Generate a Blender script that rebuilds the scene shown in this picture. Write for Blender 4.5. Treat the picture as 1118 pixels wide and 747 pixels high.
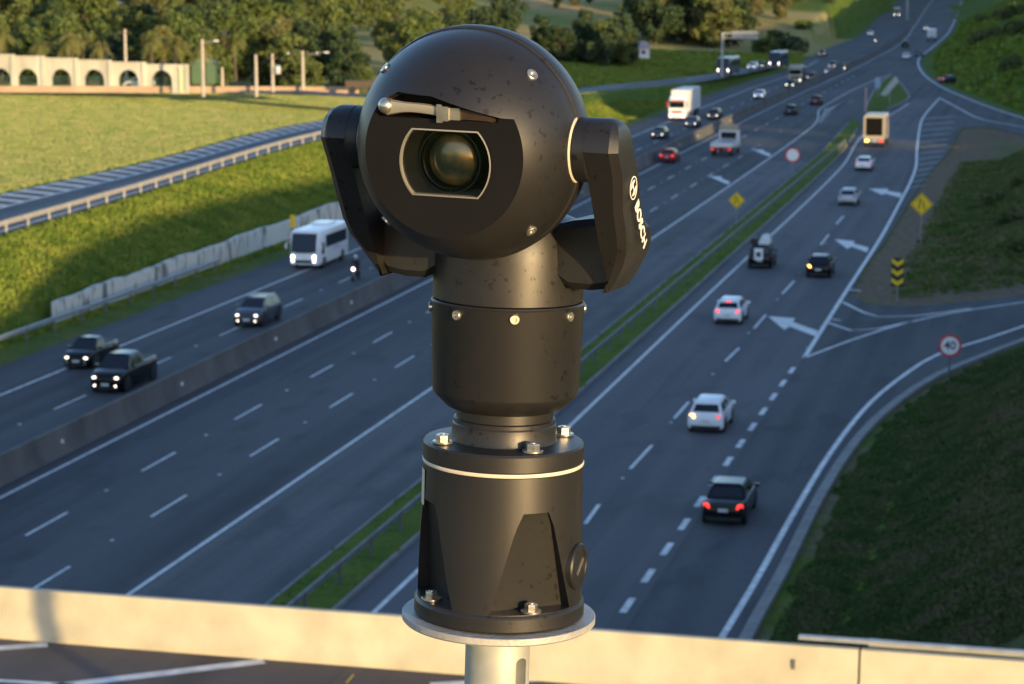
import bpy, bmesh, math, random
import numpy as np
from mathutils import Vector, Matrix, Euler, noise as mn
random.seed(7); rng = np.random.default_rng(7)
PI = math.pi; R = math.radians
SC = bpy.context.scene
COL = SC.collection
for o in list(bpy.data.objects): bpy.data.objects.remove(o)

# ---------------------------------------------------------------- camera, sky, sun, exposure
HC, PITCH, FPX = 22.0, 9.25, 2534.0
cd = bpy.data.cameras.new('camera'); cam = bpy.data.objects.new('camera', cd); COL.objects.link(cam)
cam.location = (0, 0, HC); cam.rotation_euler = (R(90-PITCH), 0, 0)
cd.sensor_width = 36; cd.lens = 36*FPX/1118; cd.clip_start = .1; cd.clip_end = 12000
cd.dof.use_dof = True; cd.dof.focus_distance = 1.93; cd.dof.aperture_fstop = 26
SC.camera = cam
SUN_EL, SUN_AZ = 5.0, 33.0          # the light travels forward and to the left
world = bpy.data.worlds.new('World'); SC.world = world; world.use_nodes = True
wn = world.node_tree; bg = wn.nodes['Background']
sky = wn.nodes.new('ShaderNodeTexSky'); sky.sky_type = 'NISHITA'; sky.sun_disc = False
sdir = Vector((math.sin(R(SUN_AZ))*math.cos(R(SUN_EL)), -math.cos(R(SUN_AZ))*math.cos(R(SUN_EL)), math.sin(R(SUN_EL))))
sky.sun_elevation = R(SUN_EL); sky.sun_rotation = math.atan2(sdir.x, sdir.y)
sky.altitude = 600; sky.air_density = 1.0; sky.dust_density = .6; sky.ozone_density = 2.4
tint = wn.nodes.new('ShaderNodeMix'); tint.data_type = 'RGBA'; tint.blend_type = 'MULTIPLY'; tint.inputs[0].default_value = 1; tint.inputs[7].default_value = (1.10, .96, .98, 1)
wn.links.new(sky.outputs[0], tint.inputs[6]); wn.links.new(tint.outputs[2], bg.inputs[0]); bg.inputs[1].default_value = .15
sl = bpy.data.lights.new('sun', 'SUN'); sl.energy = 2.0; sl.angle = R(.6); sl.color = (1, .73, .36)
so = bpy.data.objects.new('sun', sl); COL.objects.link(so)
so.rotation_euler = sdir.to_track_quat('Z', 'Y').to_euler()
SC.view_settings.view_transform = 'Standard'; SC.view_settings.look = 'None'
SC.view_settings.gamma = 1; SC.view_settings.exposure = 1.9
SC.render.resolution_x = 1024; SC.render.resolution_y = 684

# ---------------------------------------------------------------- coordinates
ph = R(PITCH)
def ray(px, py):
    a = (px-559)/FPX; b = -(py-373.5)/FPX
    return Vector((a, math.cos(ph)+b*math.sin(ph), -math.sin(ph)+b*math.cos(ph)))
def G(px, py, z=0):
    d = ray(px, py); t = (z-HC)/d.z
    return Vector((d.x*t, d.y*t, z))
def at(px, Y):                       # x of a picture column at ground distance Y (near the ground)
    return (px-559)/FPX*(Y*math.cos(ph)+HC*math.sin(ph))
RC, RS = math.cos(R(13)), math.sin(R(13))
def RD(s, p, z=0): return Vector((p*RC+s*RS, -p*RS+s*RC, z))    # along / across the motorway
HEAD = R(-13)                        # rot z of a vehicle driving away

# ---------------------------------------------------------------- materials
def mat(name, col, rough=.6, metal=0, var=.0, scale=5., bump=0., bscale=None, col2=None, emit=None, coat=0, spec=.5, stretch=None, detail=6):
    m = bpy.data.materials.new(name); m.use_nodes = True; nt = m.node_tree; b = nt.nodes['Principled BSDF']
    b.inputs['Roughness'].default_value = rough; b.inputs['Metallic'].default_value = metal
    b.inputs['Specular IOR Level'].default_value = spec; b.inputs['Coat Weight'].default_value = coat
    b.inputs['Coat Roughness'].default_value = .06
    c = tuple(col)+(1,)
    b.inputs['Base Color'].default_value = c
    if emit: b.inputs['Emission Color'].default_value = tuple(emit[0])+(1,); b.inputs['Emission Strength'].default_value = emit[1]
    tc = nt.nodes.new('ShaderNodeTexCoord'); mp = nt.nodes.new('ShaderNodeMapping')
    nt.links.new(tc.outputs['Object'], mp.inputs[0])
    if stretch: mp.inputs['Scale'].default_value = stretch
    n = nt.nodes.new('ShaderNodeTexNoise'); n.inputs['Scale'].default_value = scale; n.inputs['Detail'].default_value = detail
    nt.links.new(mp.outputs[0], n.inputs[0])
    rp = nt.nodes.new('ShaderNodeMapRange'); rp.inputs[1].default_value = .32; rp.inputs[2].default_value = .68
    nt.links.new(n.outputs[0], rp.inputs[0])
    mx = nt.nodes.new('ShaderNodeMix'); mx.data_type = 'RGBA'
    c2 = tuple(col2)+(1,) if col2 else tuple(x*(1-var) for x in col)+(1,)
    mx.inputs[6].default_value = c; mx.inputs[7].default_value = c2
    nt.links.new(rp.outputs[0], mx.inputs[0])
    nt.links.new(mx.outputs[2], b.inputs['Base Color'])
    if bump:
        n2 = nt.nodes.new('ShaderNodeTexNoise'); n2.inputs['Scale'].default_value = bscale or scale*4; n2.inputs['Detail'].default_value = 4
        nt.links.new(tc.outputs['Object'], n2.inputs[0])
        bp = nt.nodes.new('ShaderNodeBump'); bp.inputs['Strength'].default_value = bump; bp.inputs['Distance'].default_value = .02
        nt.links.new(n2.outputs[0], bp.inputs['Height']); nt.links.new(bp.outputs[0], b.inputs['Normal'])
    return m

def asphalt_mat(name, base, dark, light):
    """wheel tracks and patches run along the motorway, aggregate at small scale"""
    m = bpy.data.materials.new(name); m.use_nodes = True; nt = m.node_tree; N = nt.nodes.new; L = nt.links.new
    b = nt.nodes['Principled BSDF']; b.inputs['Roughness'].default_value = .8; b.inputs['Specular IOR Level'].default_value = .10
    tc = N('ShaderNodeTexCoord')
    rot = N('ShaderNodeMapping'); rot.vector_type = 'POINT'; rot.inputs['Rotation'].default_value = (0, 0, R(13)); L(tc.outputs['Object'], rot.inputs[0])
    def nz(scl, s, det, lo, hi):
        mp = N('ShaderNodeMapping'); mp.inputs['Scale'].default_value = scl; L(rot.outputs[0], mp.inputs[0])
        n = N('ShaderNodeTexNoise'); n.inputs['Scale'].default_value = s; n.inputs['Detail'].default_value = det; L(mp.outputs[0], n.inputs[0])
        r = N('ShaderNodeMapRange'); r.inputs[1].default_value = lo; r.inputs[2].default_value = hi; L(n.outputs[0], r.inputs[0]); return r.outputs[0]
    tracks = nz((1, .006, 1), .55, 2, .35, .65)
    blot = nz((1, .25, 1), .12, 5, .35, .65)
    grain = nz((1, 1, 1), 3., 8, .3, .7)
    def mixc(f, a, c, fac=1.):
        x = N('ShaderNodeMix'); x.data_type = 'RGBA'
        mul = N('ShaderNodeMath'); mul.operation = 'MULTIPLY'; mul.inputs[1].default_value = fac; L(f, mul.inputs[0]); L(mul.outputs[0], x.inputs[0])
        if isinstance(a, tuple): x.inputs[6].default_value = a+(1,)
        else: L(a, x.inputs[6])
        x.inputs[7].default_value = c+(1,); return x.outputs[2]
    sx = N('ShaderNodeSeparateXYZ'); L(rot.outputs[0], sx.inputs[0]); m1 = N('ShaderNodeMath'); m1.operation = 'MULTIPLY'; m1.inputs[1].default_value = 2*PI/1.85; L(sx.outputs[0], m1.inputs[0])
    m2_ = N('ShaderNodeMath'); m2_.operation = 'SINE'; L(m1.outputs[0], m2_.inputs[0]); m3_ = N('ShaderNodeMapRange'); m3_.inputs[1].default_value = -1; m3_.inputs[2].default_value = 1; L(m2_.outputs[0], m3_.inputs[0])
    c = mixc(tracks, base, dark, .95)
    lanes = N('ShaderNodeMath'); lanes.operation = 'MULTIPLY'; L(m3_.outputs[0], lanes.inputs[0]); L(nz((1, .03, 1), .3, 2, .3, .6), lanes.inputs[1])
    c = mixc(lanes.outputs[0], c, light, .5)
    seam = nz((1, .012, 1), 2.2, 1, .62, .66); c = mixc(seam, c, dark, .5)
    c = mixc(blot, c, light, .7)
    c = mixc(nz((1, .35, 1), .45, 6, .56, .66), c, dark, .45)
    c = mixc(grain, c, dark, .3)
    L(c, b.inputs['Base Color'])
    bp = N('ShaderNodeBump'); bp.inputs['Strength'].default_value = .25; bp.inputs['Distance'].default_value = .01; L(grain, bp.inputs['Height']); L(bp.outputs[0], b.inputs['Normal'])
    return m

M = {}
M['asphalt'] = asphalt_mat('asphalt', (.080, .082, .090), (.044, .045, .050), (.112, .114, .122))
M['asphalt_right'] = asphalt_mat('asphalt_right', (.112, .112, .120), (.072, .072, .078), (.145, .145, .152))
M['asphalt_shoulder'] = asphalt_mat('asphalt_shoulder', (.125, .126, .132), (.055, .056, .060), (.17, .17, .175))
M['deck'] = asphalt_mat('deck_asphalt', (.125, .105, .095), (.085, .073, .066), (.16, .135, .12))
M['paint'] = mat('road_paint', (.80, .80, .78), .7, var=.4, scale=2.2, bump=.1, detail=9)
M['paint_worn'] = mat('worn_paint', (.34, .34, .34), .8, var=.45, scale=.8)
M['concrete'] = mat('concrete', (.20, .19, .175), .9, var=.4, scale=.7, bump=.3)
M['concrete_dark'] = mat('barrier_concrete', (.125, .118, .11), .9, var=.5, scale=.45, bump=.3, stretch=(1, 1, .5))
M['kerb'] = mat('kerb', (.26, .25, .24), .9, var=.3, scale=1.5)
M['cream'] = mat('cream_paint', (.56, .49, .33), .75, var=.25, scale=1.1, bump=.15, bscale=30)
M['galv'] = mat('galvanised', (.42, .43, .44), .5, metal=.6, var=.25, scale=3)
M['sunlit_rail'] = mat('sunlit_rail_steel', (.50, .46, .40), .6, metal=.3, var=.25, scale=2)  # guardrail steel, its warm cream colour has the sunlight painted in
M['yellow'] = mat('sign_yellow', (.85, .55, .02), .5, var=.08, scale=3, spec=.3)
M['black'] = mat('sign_black', (.012, .012, .013), .6)
M['signwhite'] = mat('sign_white', (.82, .82, .80), .5, var=.06)
M['red'] = mat('sign_red', (.65, .02, .02), .5)
M['signback'] = mat('sign_back', (.3, .3, .31), .5, metal=.5)
M['post'] = mat('post', (.13, .13, .14), .6, metal=.4)
M['bark'] = mat('bark', (.10, .075, .05), .9, var=.4, scale=4)
M['pole_concrete'] = mat('pole_concrete', (.46, .40, .33), .85, var=.2, scale=2)
M['bush'] = mat('bush_leaf', (.045, .085, .015), .7, col2=(.09, .12, .02), scale=.6, spec=.2)

# ---------------------------------------------------------------- mesh helpers
class MB:
    def __init__(s): s.v = []; s.f = []; s.mi = []
    def add(s, vs, fs, mi=0):
        b = len(s.v); s.v += [tuple(v) for v in vs]; s.f += [tuple(i+b for i in f) for f in fs]; s.mi += [mi]*len(fs); return s
    def box(s, c, d, rot=None, mi=0):
        x, y, z = d[0]/2, d[1]/2, d[2]/2
        vs = [Vector((i*x, j*y, k*z)) for k in (-1, 1) for j in (-1, 1) for i in (-1, 1)]
        if rot is not None: vs = [rot @ v for v in vs]
        vs = [v+Vector(c) for v in vs]
        return s.add(vs, [(0, 2, 3, 1), (4, 5, 7, 6), (0, 1, 5, 4), (2, 6, 7, 3), (0, 4, 6, 2), (1, 3, 7, 5)], mi)
    def loft(s, secs, caps=True, close=True, mi=0):
        n = len(secs[0]); vs = [p for sec in secs for p in sec]; fs = []
        for i in range(len(secs)-1):
            for j in range(n if close else n-1):
                k = (j+1) % n
                fs.append((i*n+j, i*n+k, (i+1)*n+k, (i+1)*n+j))
        if caps: fs.append(tuple(range(n))[::-1]); fs.append(tuple(range((len(secs)-1)*n, len(secs)*n)))
        return s.add(vs, fs, mi)
    def tube(s, pts, rads, n=12, caps=True, mi=0):
        secs = []; pts = [Vector(p) for p in pts]
        if not isinstance(rads, (list, tuple)): rads = [rads]*len(pts)
        for i, p in enumerate(pts):
            d = (pts[min(i+1, len(pts)-1)]-pts[max(i-1, 0)]).normalized()
            up = Vector((0, 0, 1)) if abs(d.z) < .9 else Vector((0, 1, 0))
            a = d.cross(up).normalized(); b = d.cross(a).normalized()
            secs.append([p+(a*math.cos(t)+b*math.sin(t))*rads[i] for t in [2*PI*k/n for k in range(n)]])
        return s.loft(secs, caps, mi=mi)
    def lathe(s, prof, n=48, M4=None, mi=0):            # prof = [(r, h)] about +Z
        secs = [[Vector((r*math.cos(2*PI*k/n), r*math.sin(2*PI*k/n), h)) for k in range(n)] for r, h in prof]
        if M4 is not None: secs = [[M4 @ v for v in sc] for sc in secs]
        return s.loft(secs, True, mi=mi)
    def build(s, name, m, parent=None, loc=(0, 0, 0), rot=(0, 0, 0), smooth=30, recalc=True):
        me = bpy.data.meshes.new(name); me.from_pydata(s.v, [], s.f)
        for x in (m if isinstance(m, list) else [m]): me.materials.append(x)
        if any(s.mi): me.polygons.foreach_set('material_index', s.mi)
        if recalc:
            b = bmesh.new(); b.from_mesh(me); bmesh.ops.recalc_face_normals(b, faces=b.faces); b.to_mesh(me); b.free()
        if smooth: smoothen(me, smooth)
        o = bpy.data.objects.new(name, me); COL.objects.link(o); o.parent = parent; o.location = loc; o.rotation_euler = rot
        return o
def smoothen(me, ang=30):
    me.polygons.foreach_set('use_smooth', [True]*len(me.polygons)); me.set_sharp_from_angle(angle=R(ang))
def tag(o, label=None, cat=None, group=None, kind=None):
    if label: o['label'] = label
    if cat: o['category'] = cat
    if group: o['group'] = group
    if kind: o['kind'] = kind
    return o
def thing(name, label, cat, loc=(0, 0, 0), rz=0, group=None):
    o = bpy.data.objects.new(name, None); COL.objects.link(o); o.location = loc; o.rotation_euler = (0, 0, rz); o.empty_display_size = .1
    return tag(o, label, cat, group)
def struct(o): o['kind'] = 'structure'; return o
def copy_tree(o, parent=None):
    c = o.copy(); COL.objects.link(c); c.parent = parent
    for ch in [x for x in KIDS.get(o.name, [])]: copy_tree(ch, c)
    return c
KIDS = {}
def index_kids():
    KIDS.clear()
    for o in bpy.data.objects:
        if o.parent: KIDS.setdefault(o.parent.name, []).append(o)
def np_mesh(name, verts, faces, m, parent=None, fmat=None):
    """verts (n,3) faces (k,3|4) numpy"""
    me = bpy.data.meshes.new(name); k = faces.shape[1]
    me.vertices.add(len(verts)); me.vertices.foreach_set('co', verts.astype(np.float32).ravel())
    me.loops.add(faces.size); me.loops.foreach_set('vertex_index', faces.astype(np.int32).ravel())
    me.polygons.add(len(faces)); me.polygons.foreach_set('loop_start', np.arange(0, faces.size, k, dtype=np.int32))
    me.polygons.foreach_set('loop_total', np.full(len(faces), k, dtype=np.int32))
    for x in (m if isinstance(m, list) else [m]): me.materials.append(x)
    me.update(); me.validate()
    o = bpy.data.objects.new(name, me); COL.objects.link(o); o.parent = parent; return o

# ---------------------------------------------------------------- road lines in plan
def xy(p): return np.array([p[0], p[1]])
def spline(pts, step=6.):
    """Catmull-Rom resample of plan points"""
    P = [np.array(p[:2], float) for p in pts]; out = []
    P = [2*P[0]-P[1]]+P+[2*P[-1]-P[-2]]
    for i in range(1, len(P)-2):
        a, b, c, d = P[i-1:i+3]; n = max(1, int(np.linalg.norm(c-b)/step))
        # centripetal-ish: scale tangents with the segment
        l1 = np.linalg.norm(b-a); l2 = np.linalg.norm(c-b); l3 = np.linalg.norm(d-c)
        m1 = (c-a)/(l1+l2)*l2; m2 = (d-b)/(l2+l3)*l2
        for k in range(n):
            t = k/n; out.append((2*t**3-3*t**2+1)*b+(t**3-2*t**2+t)*m1+(-2*t**3+3*t**2)*c+(t**3-t**2)*m2)
    out.append(P[-2]); return np.array(out)
def gl(*pp, z=0): return [xy(G(x, y, z)) for x, y in pp]
S0 = -60
def straight(p, s0=S0, s1=330, n=2): return [xy(RD(s, p)) for s in np.linspace(s0, s1, n)]
LE = spline([*straight(-56.2, S0, 420, 5), *gl((858, 77), (885, 62), (908, 51), (935, 41), (957, 21), (981, 0), (1003, -14))], 18)
MB_ = spline([*straight(-43.4, S0, 380, 4), *gl((905, 84), (945, 66), (978, 46), (991, 31), (1011, 3), (1028, -14))])
LA = spline([*straight(-42.1, S0, 380, 4), *gl((910, 86), (951, 66), (985, 46), (997, 31), (1016, 3), (1033, -14))])
FAR_R = gl((1008, 64), (1022, 52), (1040, 34), (1053, 0), (1062, -14))
EXIT_FAR_UP = gl((1300, 178), (1118, 127), (1074, 112), (1034, 95), (1012, 79))
KERB = spline([*straight(-9.2, S0, 40), *gl((811, 706), (854, 627), (897, 541), (939, 478), (982, 438), (1024, 411), (1072, 391), (1118, 373), (1300, 318))], 3)
H2EDGE = spline(gl((1300, 296), (1118, 322), (1000, 334), (950, 333)), 3)
H2EDGE = np.vstack([H2EDGE, spline(gl((930, 322), (945, 290), (962, 270), (990, 225), (1012, 192), (1040, 160), (1052, 140), (1075, 138), (1118, 148), (1300, 198)), 4)])
H3EDGE = spline([*EXIT_FAR_UP, *FAR_R], 12)
RAMP_Z = [(-40, 6.2), (60, 5.0), (130, 4.1), (150, 4.), (250, 4.), (300, 3.6), (345, 2.9), (400, 1.8), (470, .8), (530, .05), (3000, 0)]
def rampz(Y): return np.interp(Y, [a for a, b in RAMP_Z], [b for a, b in RAMP_Z])
RGR = spline([(-70, -40), (-51, 60), *[xy(G(x, y, z)) for x, y, z in ((0, 256, 4), (150, 212, 4), (351, 152, 4), (640, 100, 2.9), (760, 89.5, 1.8), (850, 71.5, .6))]], 9)   # guard-rail side of the ramp
RLE = spline([(-84, -40), (-63, 60), *[xy(G(x, y, z)) for x, y, z in ((0, 213, 4), (150, 180, 4), (345, 131, 4), (640, 91, 2.9), (760, 80, 1.8), (850, 65, .6))]], 9)

def dist_poly(P, poly):
    """distance to a polyline, Y of the nearest point"""
    best = np.full(len(P), 1e9); yy = np.zeros(len(P))
    for a, b in zip(poly[:-1], poly[1:]):
        ab = b-a; L2 = ab @ ab
        if L2 < 1e-9: continue
        t = np.clip(((P-a) @ ab)/L2, 0, 1); q = a+t[:, None]*ab; d = np.hypot(*(P-q).T)
        m = d < best; best[m] = d[m]; yy[m] = q[m, 1]
    return best, yy
def inside(P, poly):
    x, y = P.T; c = np.zeros(len(P), bool); n = len(poly)
    for i in range(n):
        x1, y1 = poly[i]; x2, y2 = poly[i-1]
        cond = ((y1 > y) != (y2 > y))
        with np.errstate(divide='ignore', invalid='ignore'):
            c ^= cond & (x < (x2-x1)*(y-y1)/(y2-y1+1e-12)+x1)
    return c
far = 5000
ZL = np.vstack([LE, [[1600, far+500], [-3000, far+500], [-3000, -400], [LE[0][0], -400]]])
ZH1 = np.vstack([KERB, [[400, KERB[-1][1]], [400, -400], [KERB[0][0], -400]]])
ZH2 = H2EDGE
ZH3 = np.vstack([[[2500, H3EDGE[0][1]]], H3EDGE, [[1900, far+500], [2500, far+500]]])
def sstep(x, a, b): t = np.clip((x-a)/(b-a), 0, 1); return t*t*(3-2*t)
def vnoise(x, y, s, seed=0):
    """cheap value noise"""
    def h(i, j): v = np.sin(i*127.1+j*311.7+seed*74.7)*43758.5453; return v-np.floor(v)
    x = x/s; y = y/s; i = np.floor(x); j = np.floor(y); u = x-i; v = y-j; u = u*u*(3-2*u); v = v*v*(3-2*v)
    return (h(i, j)*(1-u)+h(i+1, j)*u)*(1-v)+(h(i, j+1)*(1-u)+h(i+1, j+1)*u)*v
def terrain(x, y, cell=1.):
    x = np.atleast_1d(np.asarray(x, float)); y = np.atleast_1d(np.asarray(y, float)); P = np.stack([x, y], 1)
    z = np.full(len(P), -.06)
    nz = vnoise(x+y*.3, y-x*.2, 13, 1)*.12+vnoise(x, y, 3.1, 2)*.3+vnoise(x+y, y-x, 2.2, 5)*.2
    big = vnoise(x, y, 90, 3)
    m = inside(P, ZL)
    if m.any():
        p = P[m]; d, yy = dist_poly(p, LE); dr, yr = dist_poly(p, RGR); dl, yl = dist_poly(p, RLE)
        c = cell[m] if np.ndim(cell) else cell
        between = inside(p, np.vstack([RGR, RLE[::-1]]))
        top = rampz(yr)
        wl_ = sstep(p[:, 1], 138, 140)*(1-sstep(p[:, 1], 236, 246))
        bank = np.clip((d-4.3)*(top/np.maximum(3.0, d+dr-6.0)), 0, None)+wl_*sstep(d, 4.1, 4.9)*.8
        # ease to the ramp level
        bank = top-np.log1p(np.exp((top-bank)*2.2))/2.2
        bank = np.maximum(bank, 0)
        zb = bank+np.clip(nz[m]-.3, -.3, 1)*sstep(d, 5, 8)*.08*(1-sstep(dr, 4, 1.5))
        fieldz = rampz(yl)+(6-rampz(yl))*sstep(dl, 6, 90)+np.clip(big[m]-.5, -1, 1)*sstep(dl, 40, 160)*1.0
        hill = np.clip(p[:, 1]-520, 0, None)*.045*sstep(dl+(p[:,1]-600)*.05, 30, 190)+np.clip(p[:, 1]-1500, 0, None)*.05
        # beyond the ramp the field begins
        onl = (dl < dr) | between
        zz = np.where(onl, fieldz, zb)
        zz = np.where(between | (np.minimum(dr, dl) < np.maximum(1.2, c*1.0)), rampz(np.where(dr < dl, yr, yl))-.06, zz)
        late = sstep(p[:, 1], 540, 600)
        zlate = np.clip(d-10, 0, None)*.06
        zlate = np.minimum(zlate, 7)
        zz = zz*(1-late)+zlate*late+hill
        z[m] = np.where(d < c*.8+.3, -.06, zz)
    m = inside(P, ZH1)
    if m.any():
        p = P[m]; d, yy = dist_poly(p, KERB); c = cell[m] if np.ndim(cell) else cell
        cap = np.interp(p[:, 1], [-100, 46, 60, 75, 150], [7.0, 7.0, 12.6, 13.4, 12.6])
        zz = np.clip(d-2.6-c*.4, 0, None)*.60
        zz = cap-np.log1p(np.exp((cap-zz)*1.2))/1.2
        z[m] = np.where(d < c*.7+.2, -.06, np.maximum(zz, 0)+nz[m]*.4*sstep(d, 1, 6))
    m = inside(P, ZH2)
    if m.any():
        p = P[m]; d, yy = dist_poly(p, H2EDGE); c = cell[m] if np.ndim(cell) else cell
        cap = np.interp(p[:, 1], [150, 200, 222, 245], [9, 9, 6, 1.6])
        zz = np.clip(d-7, 0, None)*.42+np.clip(d-1, 0, None)*.04
        zz = np.minimum(zz, cap)
        z[m] = np.where(d < c*.7, -.06, zz+nz[m]*.9*sstep(d, 5, 12))
    m = inside(P, ZH3)
    if m.any():
        p = P[m]; d, yy = dist_poly(p, H3EDGE); c = cell[m] if np.ndim(cell) else cell
        cap = 13+np.clip(p[:, 1]-600, 0, None)*.03
        zz = np.clip(d-2-c*.3, 0, None)*.46
        zz = np.minimum(zz, cap)
        z[m] = np.where(d < c*.8, -.06, zz+nz[m]*1.0*sstep(d, 4, 12))
    # unseen ridge added right of the frame for shade, one gap lets sunlight through
    q = .839*x+.545*y
    gap = sstep(q, 176, 180)*(1-sstep(q, 200, 206))
    ext = 19*sstep(x, 86, 104)*(1-gap)*sstep(y, 60, 90)*(1-sstep(y, 390, 450))
    return np.maximum(z, np.where(ext > .3, ext, -1))
def tz(x, y): return float(terrain([x], [y])[0])

def axis(*segs):
    out = []
    for a, b, st in segs: out += list(np.arange(a, b, st))
    return np.array(out+[segs[-1][1]])
GX = axis((-1500, -500, 60), (-500, -160, 14), (-160, -60, 4), (-60, 100, 1.), (100, 180, 4), (180, 500, 14), (500, 2400, 70))
GY = axis((-200, 30, 7), (30, 210, 1.), (210, 330, 1.5), (330, 620, 4), (620, 1100, 12), (1100, 5200, 90))
gx, gy = np.meshgrid(GX, GY); cxs = np.gradient(GX); cys = np.gradient(GY)
cell = np.maximum(*np.meshgrid(cxs, cys)).ravel()
vz = terrain(gx.ravel(), gy.ravel(), np.clip(cell, 1, 8))
nx, ny = len(GX), len(GY)
idx = np.arange(nx*ny).reshape(ny, nx)
quads = np.stack([idx[:-1, :-1], idx[:-1, 1:], idx[1:, 1:], idx[1:, :-1]], -1).reshape(-1, 4)

# ground material: fresh grass on the banks, dry mown grass on the field, bare earth by the roads
def ground_mat():
    m = bpy.data.materials.new('ground_grass'); m.use_nodes = True; nt = m.node_tree; N = nt.nodes.new; L = nt.links.new
    b = nt.nodes['Principled BSDF']; b.inputs['Roughness'].default_value = .95; b.inputs['Specular IOR Level'].default_value = .08
    tc = N('ShaderNodeTexCoord')
    def nz(s, det, lo, hi, scl=(1, 1, 1), rz=0):
        mp = N('ShaderNodeMapping'); mp.inputs['Scale'].default_value = scl; mp.inputs['Rotation'].default_value = (0, 0, rz); L(tc.outputs['Object'], mp.inputs[0])
        n = N('ShaderNodeTexNoise'); n.inputs['Scale'].default_value = s; n.inputs['Detail'].default_value = det; L(mp.outputs[0], n.inputs[0])
        r = N('ShaderNodeMapRange'); r.inputs[1].default_value = lo; r.inputs[2].default_value = hi; L(n.outputs[0], r.inputs[0]); return r.outputs[0]
    def mixc(f, a, c):
        x = N('ShaderNodeMix'); x.data_type = 'RGBA'; L(f, x.inputs[0])
        for k, q in ((6, a), (7, c)):
            if isinstance(q, tuple): x.inputs[k].default_value = q+(1,)
            else: L(q, x.inputs[k])
        return x.outputs[2]
    def att(name):
        a = N('ShaderNodeAttribute'); a.attribute_name = name; return a.outputs['Fac']
    fine = nz(1.6, 8, .3, .7); med = nz(.35, 6, .35, .65); big = nz(.03, 5, .4, .62); streak = nz(.05, 5, .38, .62, (1, 6, 1), R(-8))
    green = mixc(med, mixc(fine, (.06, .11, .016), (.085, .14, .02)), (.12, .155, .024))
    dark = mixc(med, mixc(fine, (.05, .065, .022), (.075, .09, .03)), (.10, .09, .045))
    dry = mixc(streak, mixc(fine, (.24, .25, .06), (.32, .30, .09)), (.38, .29, .13))
    farf = mixc(big, (.22, .24, .06), (.52, .34, .16))
    dirt = mixc(fine, (.13, .095, .062), (.21, .155, .105))
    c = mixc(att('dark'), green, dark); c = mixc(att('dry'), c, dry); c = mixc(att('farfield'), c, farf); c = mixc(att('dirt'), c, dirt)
    L(c, b.inputs['Base Color'])
    bp = N('ShaderNodeBump'); bp.inputs['Strength'].default_value = .9; bp.inputs['Distance'].default_value = .25; L(fine, bp.inputs['Height']); L(bp.outputs[0], b.inputs['Normal'])
    return m
M['ground'] = ground_mat()
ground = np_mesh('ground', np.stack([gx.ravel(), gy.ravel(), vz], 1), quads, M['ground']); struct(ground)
ground.data.polygons.foreach_set('use_smooth', [True]*len(quads))
P = np.stack([gx.ravel(), gy.ravel()], 1)
dL, _ = dist_poly(P, LE); dRL, _ = dist_poly(P, RLE); dRG, _ = dist_poly(P, RGR); dK, _ = dist_poly(P, KERB); d2, _ = dist_poly(P, H2EDGE)
inL = inside(P, ZL); inH1 = inside(P, ZH1); inH2 = inside(P, ZH2)
n1 = vnoise(P[:, 0], P[:, 1], 5, 9); n2 = vnoise(P[:, 0], P[:, 1], 2, 12)
dry = np.where(inL & (dRL < dRG) & (P[:, 1] < 700), sstep(dRL, .5, 5), 0)
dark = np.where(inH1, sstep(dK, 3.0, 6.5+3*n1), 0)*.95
dark = np.maximum(dark, np.where(inH2, .55*n1, 0))
dirt = np.where(inH2, 1-.75*sstep(d2+3*(n2-.5), 2.5, 9.5), 0)
dirt = np.maximum(dirt, np.where(inH1, (1-sstep(dK, .8, 2.6))*sstep(n2, .25, .6)*.8, 0))
dirt = np.maximum(dirt, np.where(inL, (1-sstep(dL, .7, 2.2))*.45*n2, 0))
dirt = np.maximum(dirt, np.where(inH2, .8*sstep(n1, .72, .85), 0))
farfield = np.where(inL, sstep(P[:, 1]+20*(n1-.5), 500, 560)*sstep(dL, 12, 40), 0)
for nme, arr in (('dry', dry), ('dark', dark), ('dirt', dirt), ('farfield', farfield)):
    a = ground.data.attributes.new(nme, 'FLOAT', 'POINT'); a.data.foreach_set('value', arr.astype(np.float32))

# ---------------------------------------------------------------- road surfaces
def poly_sheet(name, outline, z, m, thick=0):
    b = bmesh.new(); vs = [b.verts.new((p[0], p[1], z)) for p in outline]
    f = b.faces.new(vs); bmesh.ops.recalc_face_normals(b, faces=[f])
    if f.normal.z < 0: f.normal_flip()
    if thick:
        r = bmesh.ops.extrude_face_region(b, geom=[f]); bmesh.ops.translate(b, vec=(0, 0, thick), verts=[v for v in r['geom'] if isinstance(v, bmesh.types.BMVert)])
        bmesh.ops.recalc_face_normals(b, faces=b.faces)
    bmesh.ops.triangulate(b, faces=b.faces)
    me = bpy.data.meshes.new(name); b.to_mesh(me); b.free(); me.materials.append(m)
    o = bpy.data.objects.new(name, me); COL.objects.link(o); return struct(o)
poly_sheet('road_oncoming', np.vstack([LE, MB_[::-1]]), 0, M['asphalt'])
main_out = np.vstack([MB_, FAR_R[::-1], H3EDGE[:-1][::-1], gl((1300, 198)), H2EDGE[::-1], KERB[::-1]])
# keep a clean outline: the barrier line out, the right edges back
H3road = H3EDGE[::-1]
main_out = np.vstack([MB_, H3road, H2EDGE[::-1], KERB[::-1]])
poly_sheet('road_main', main_out, 0, M['asphalt'])
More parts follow.
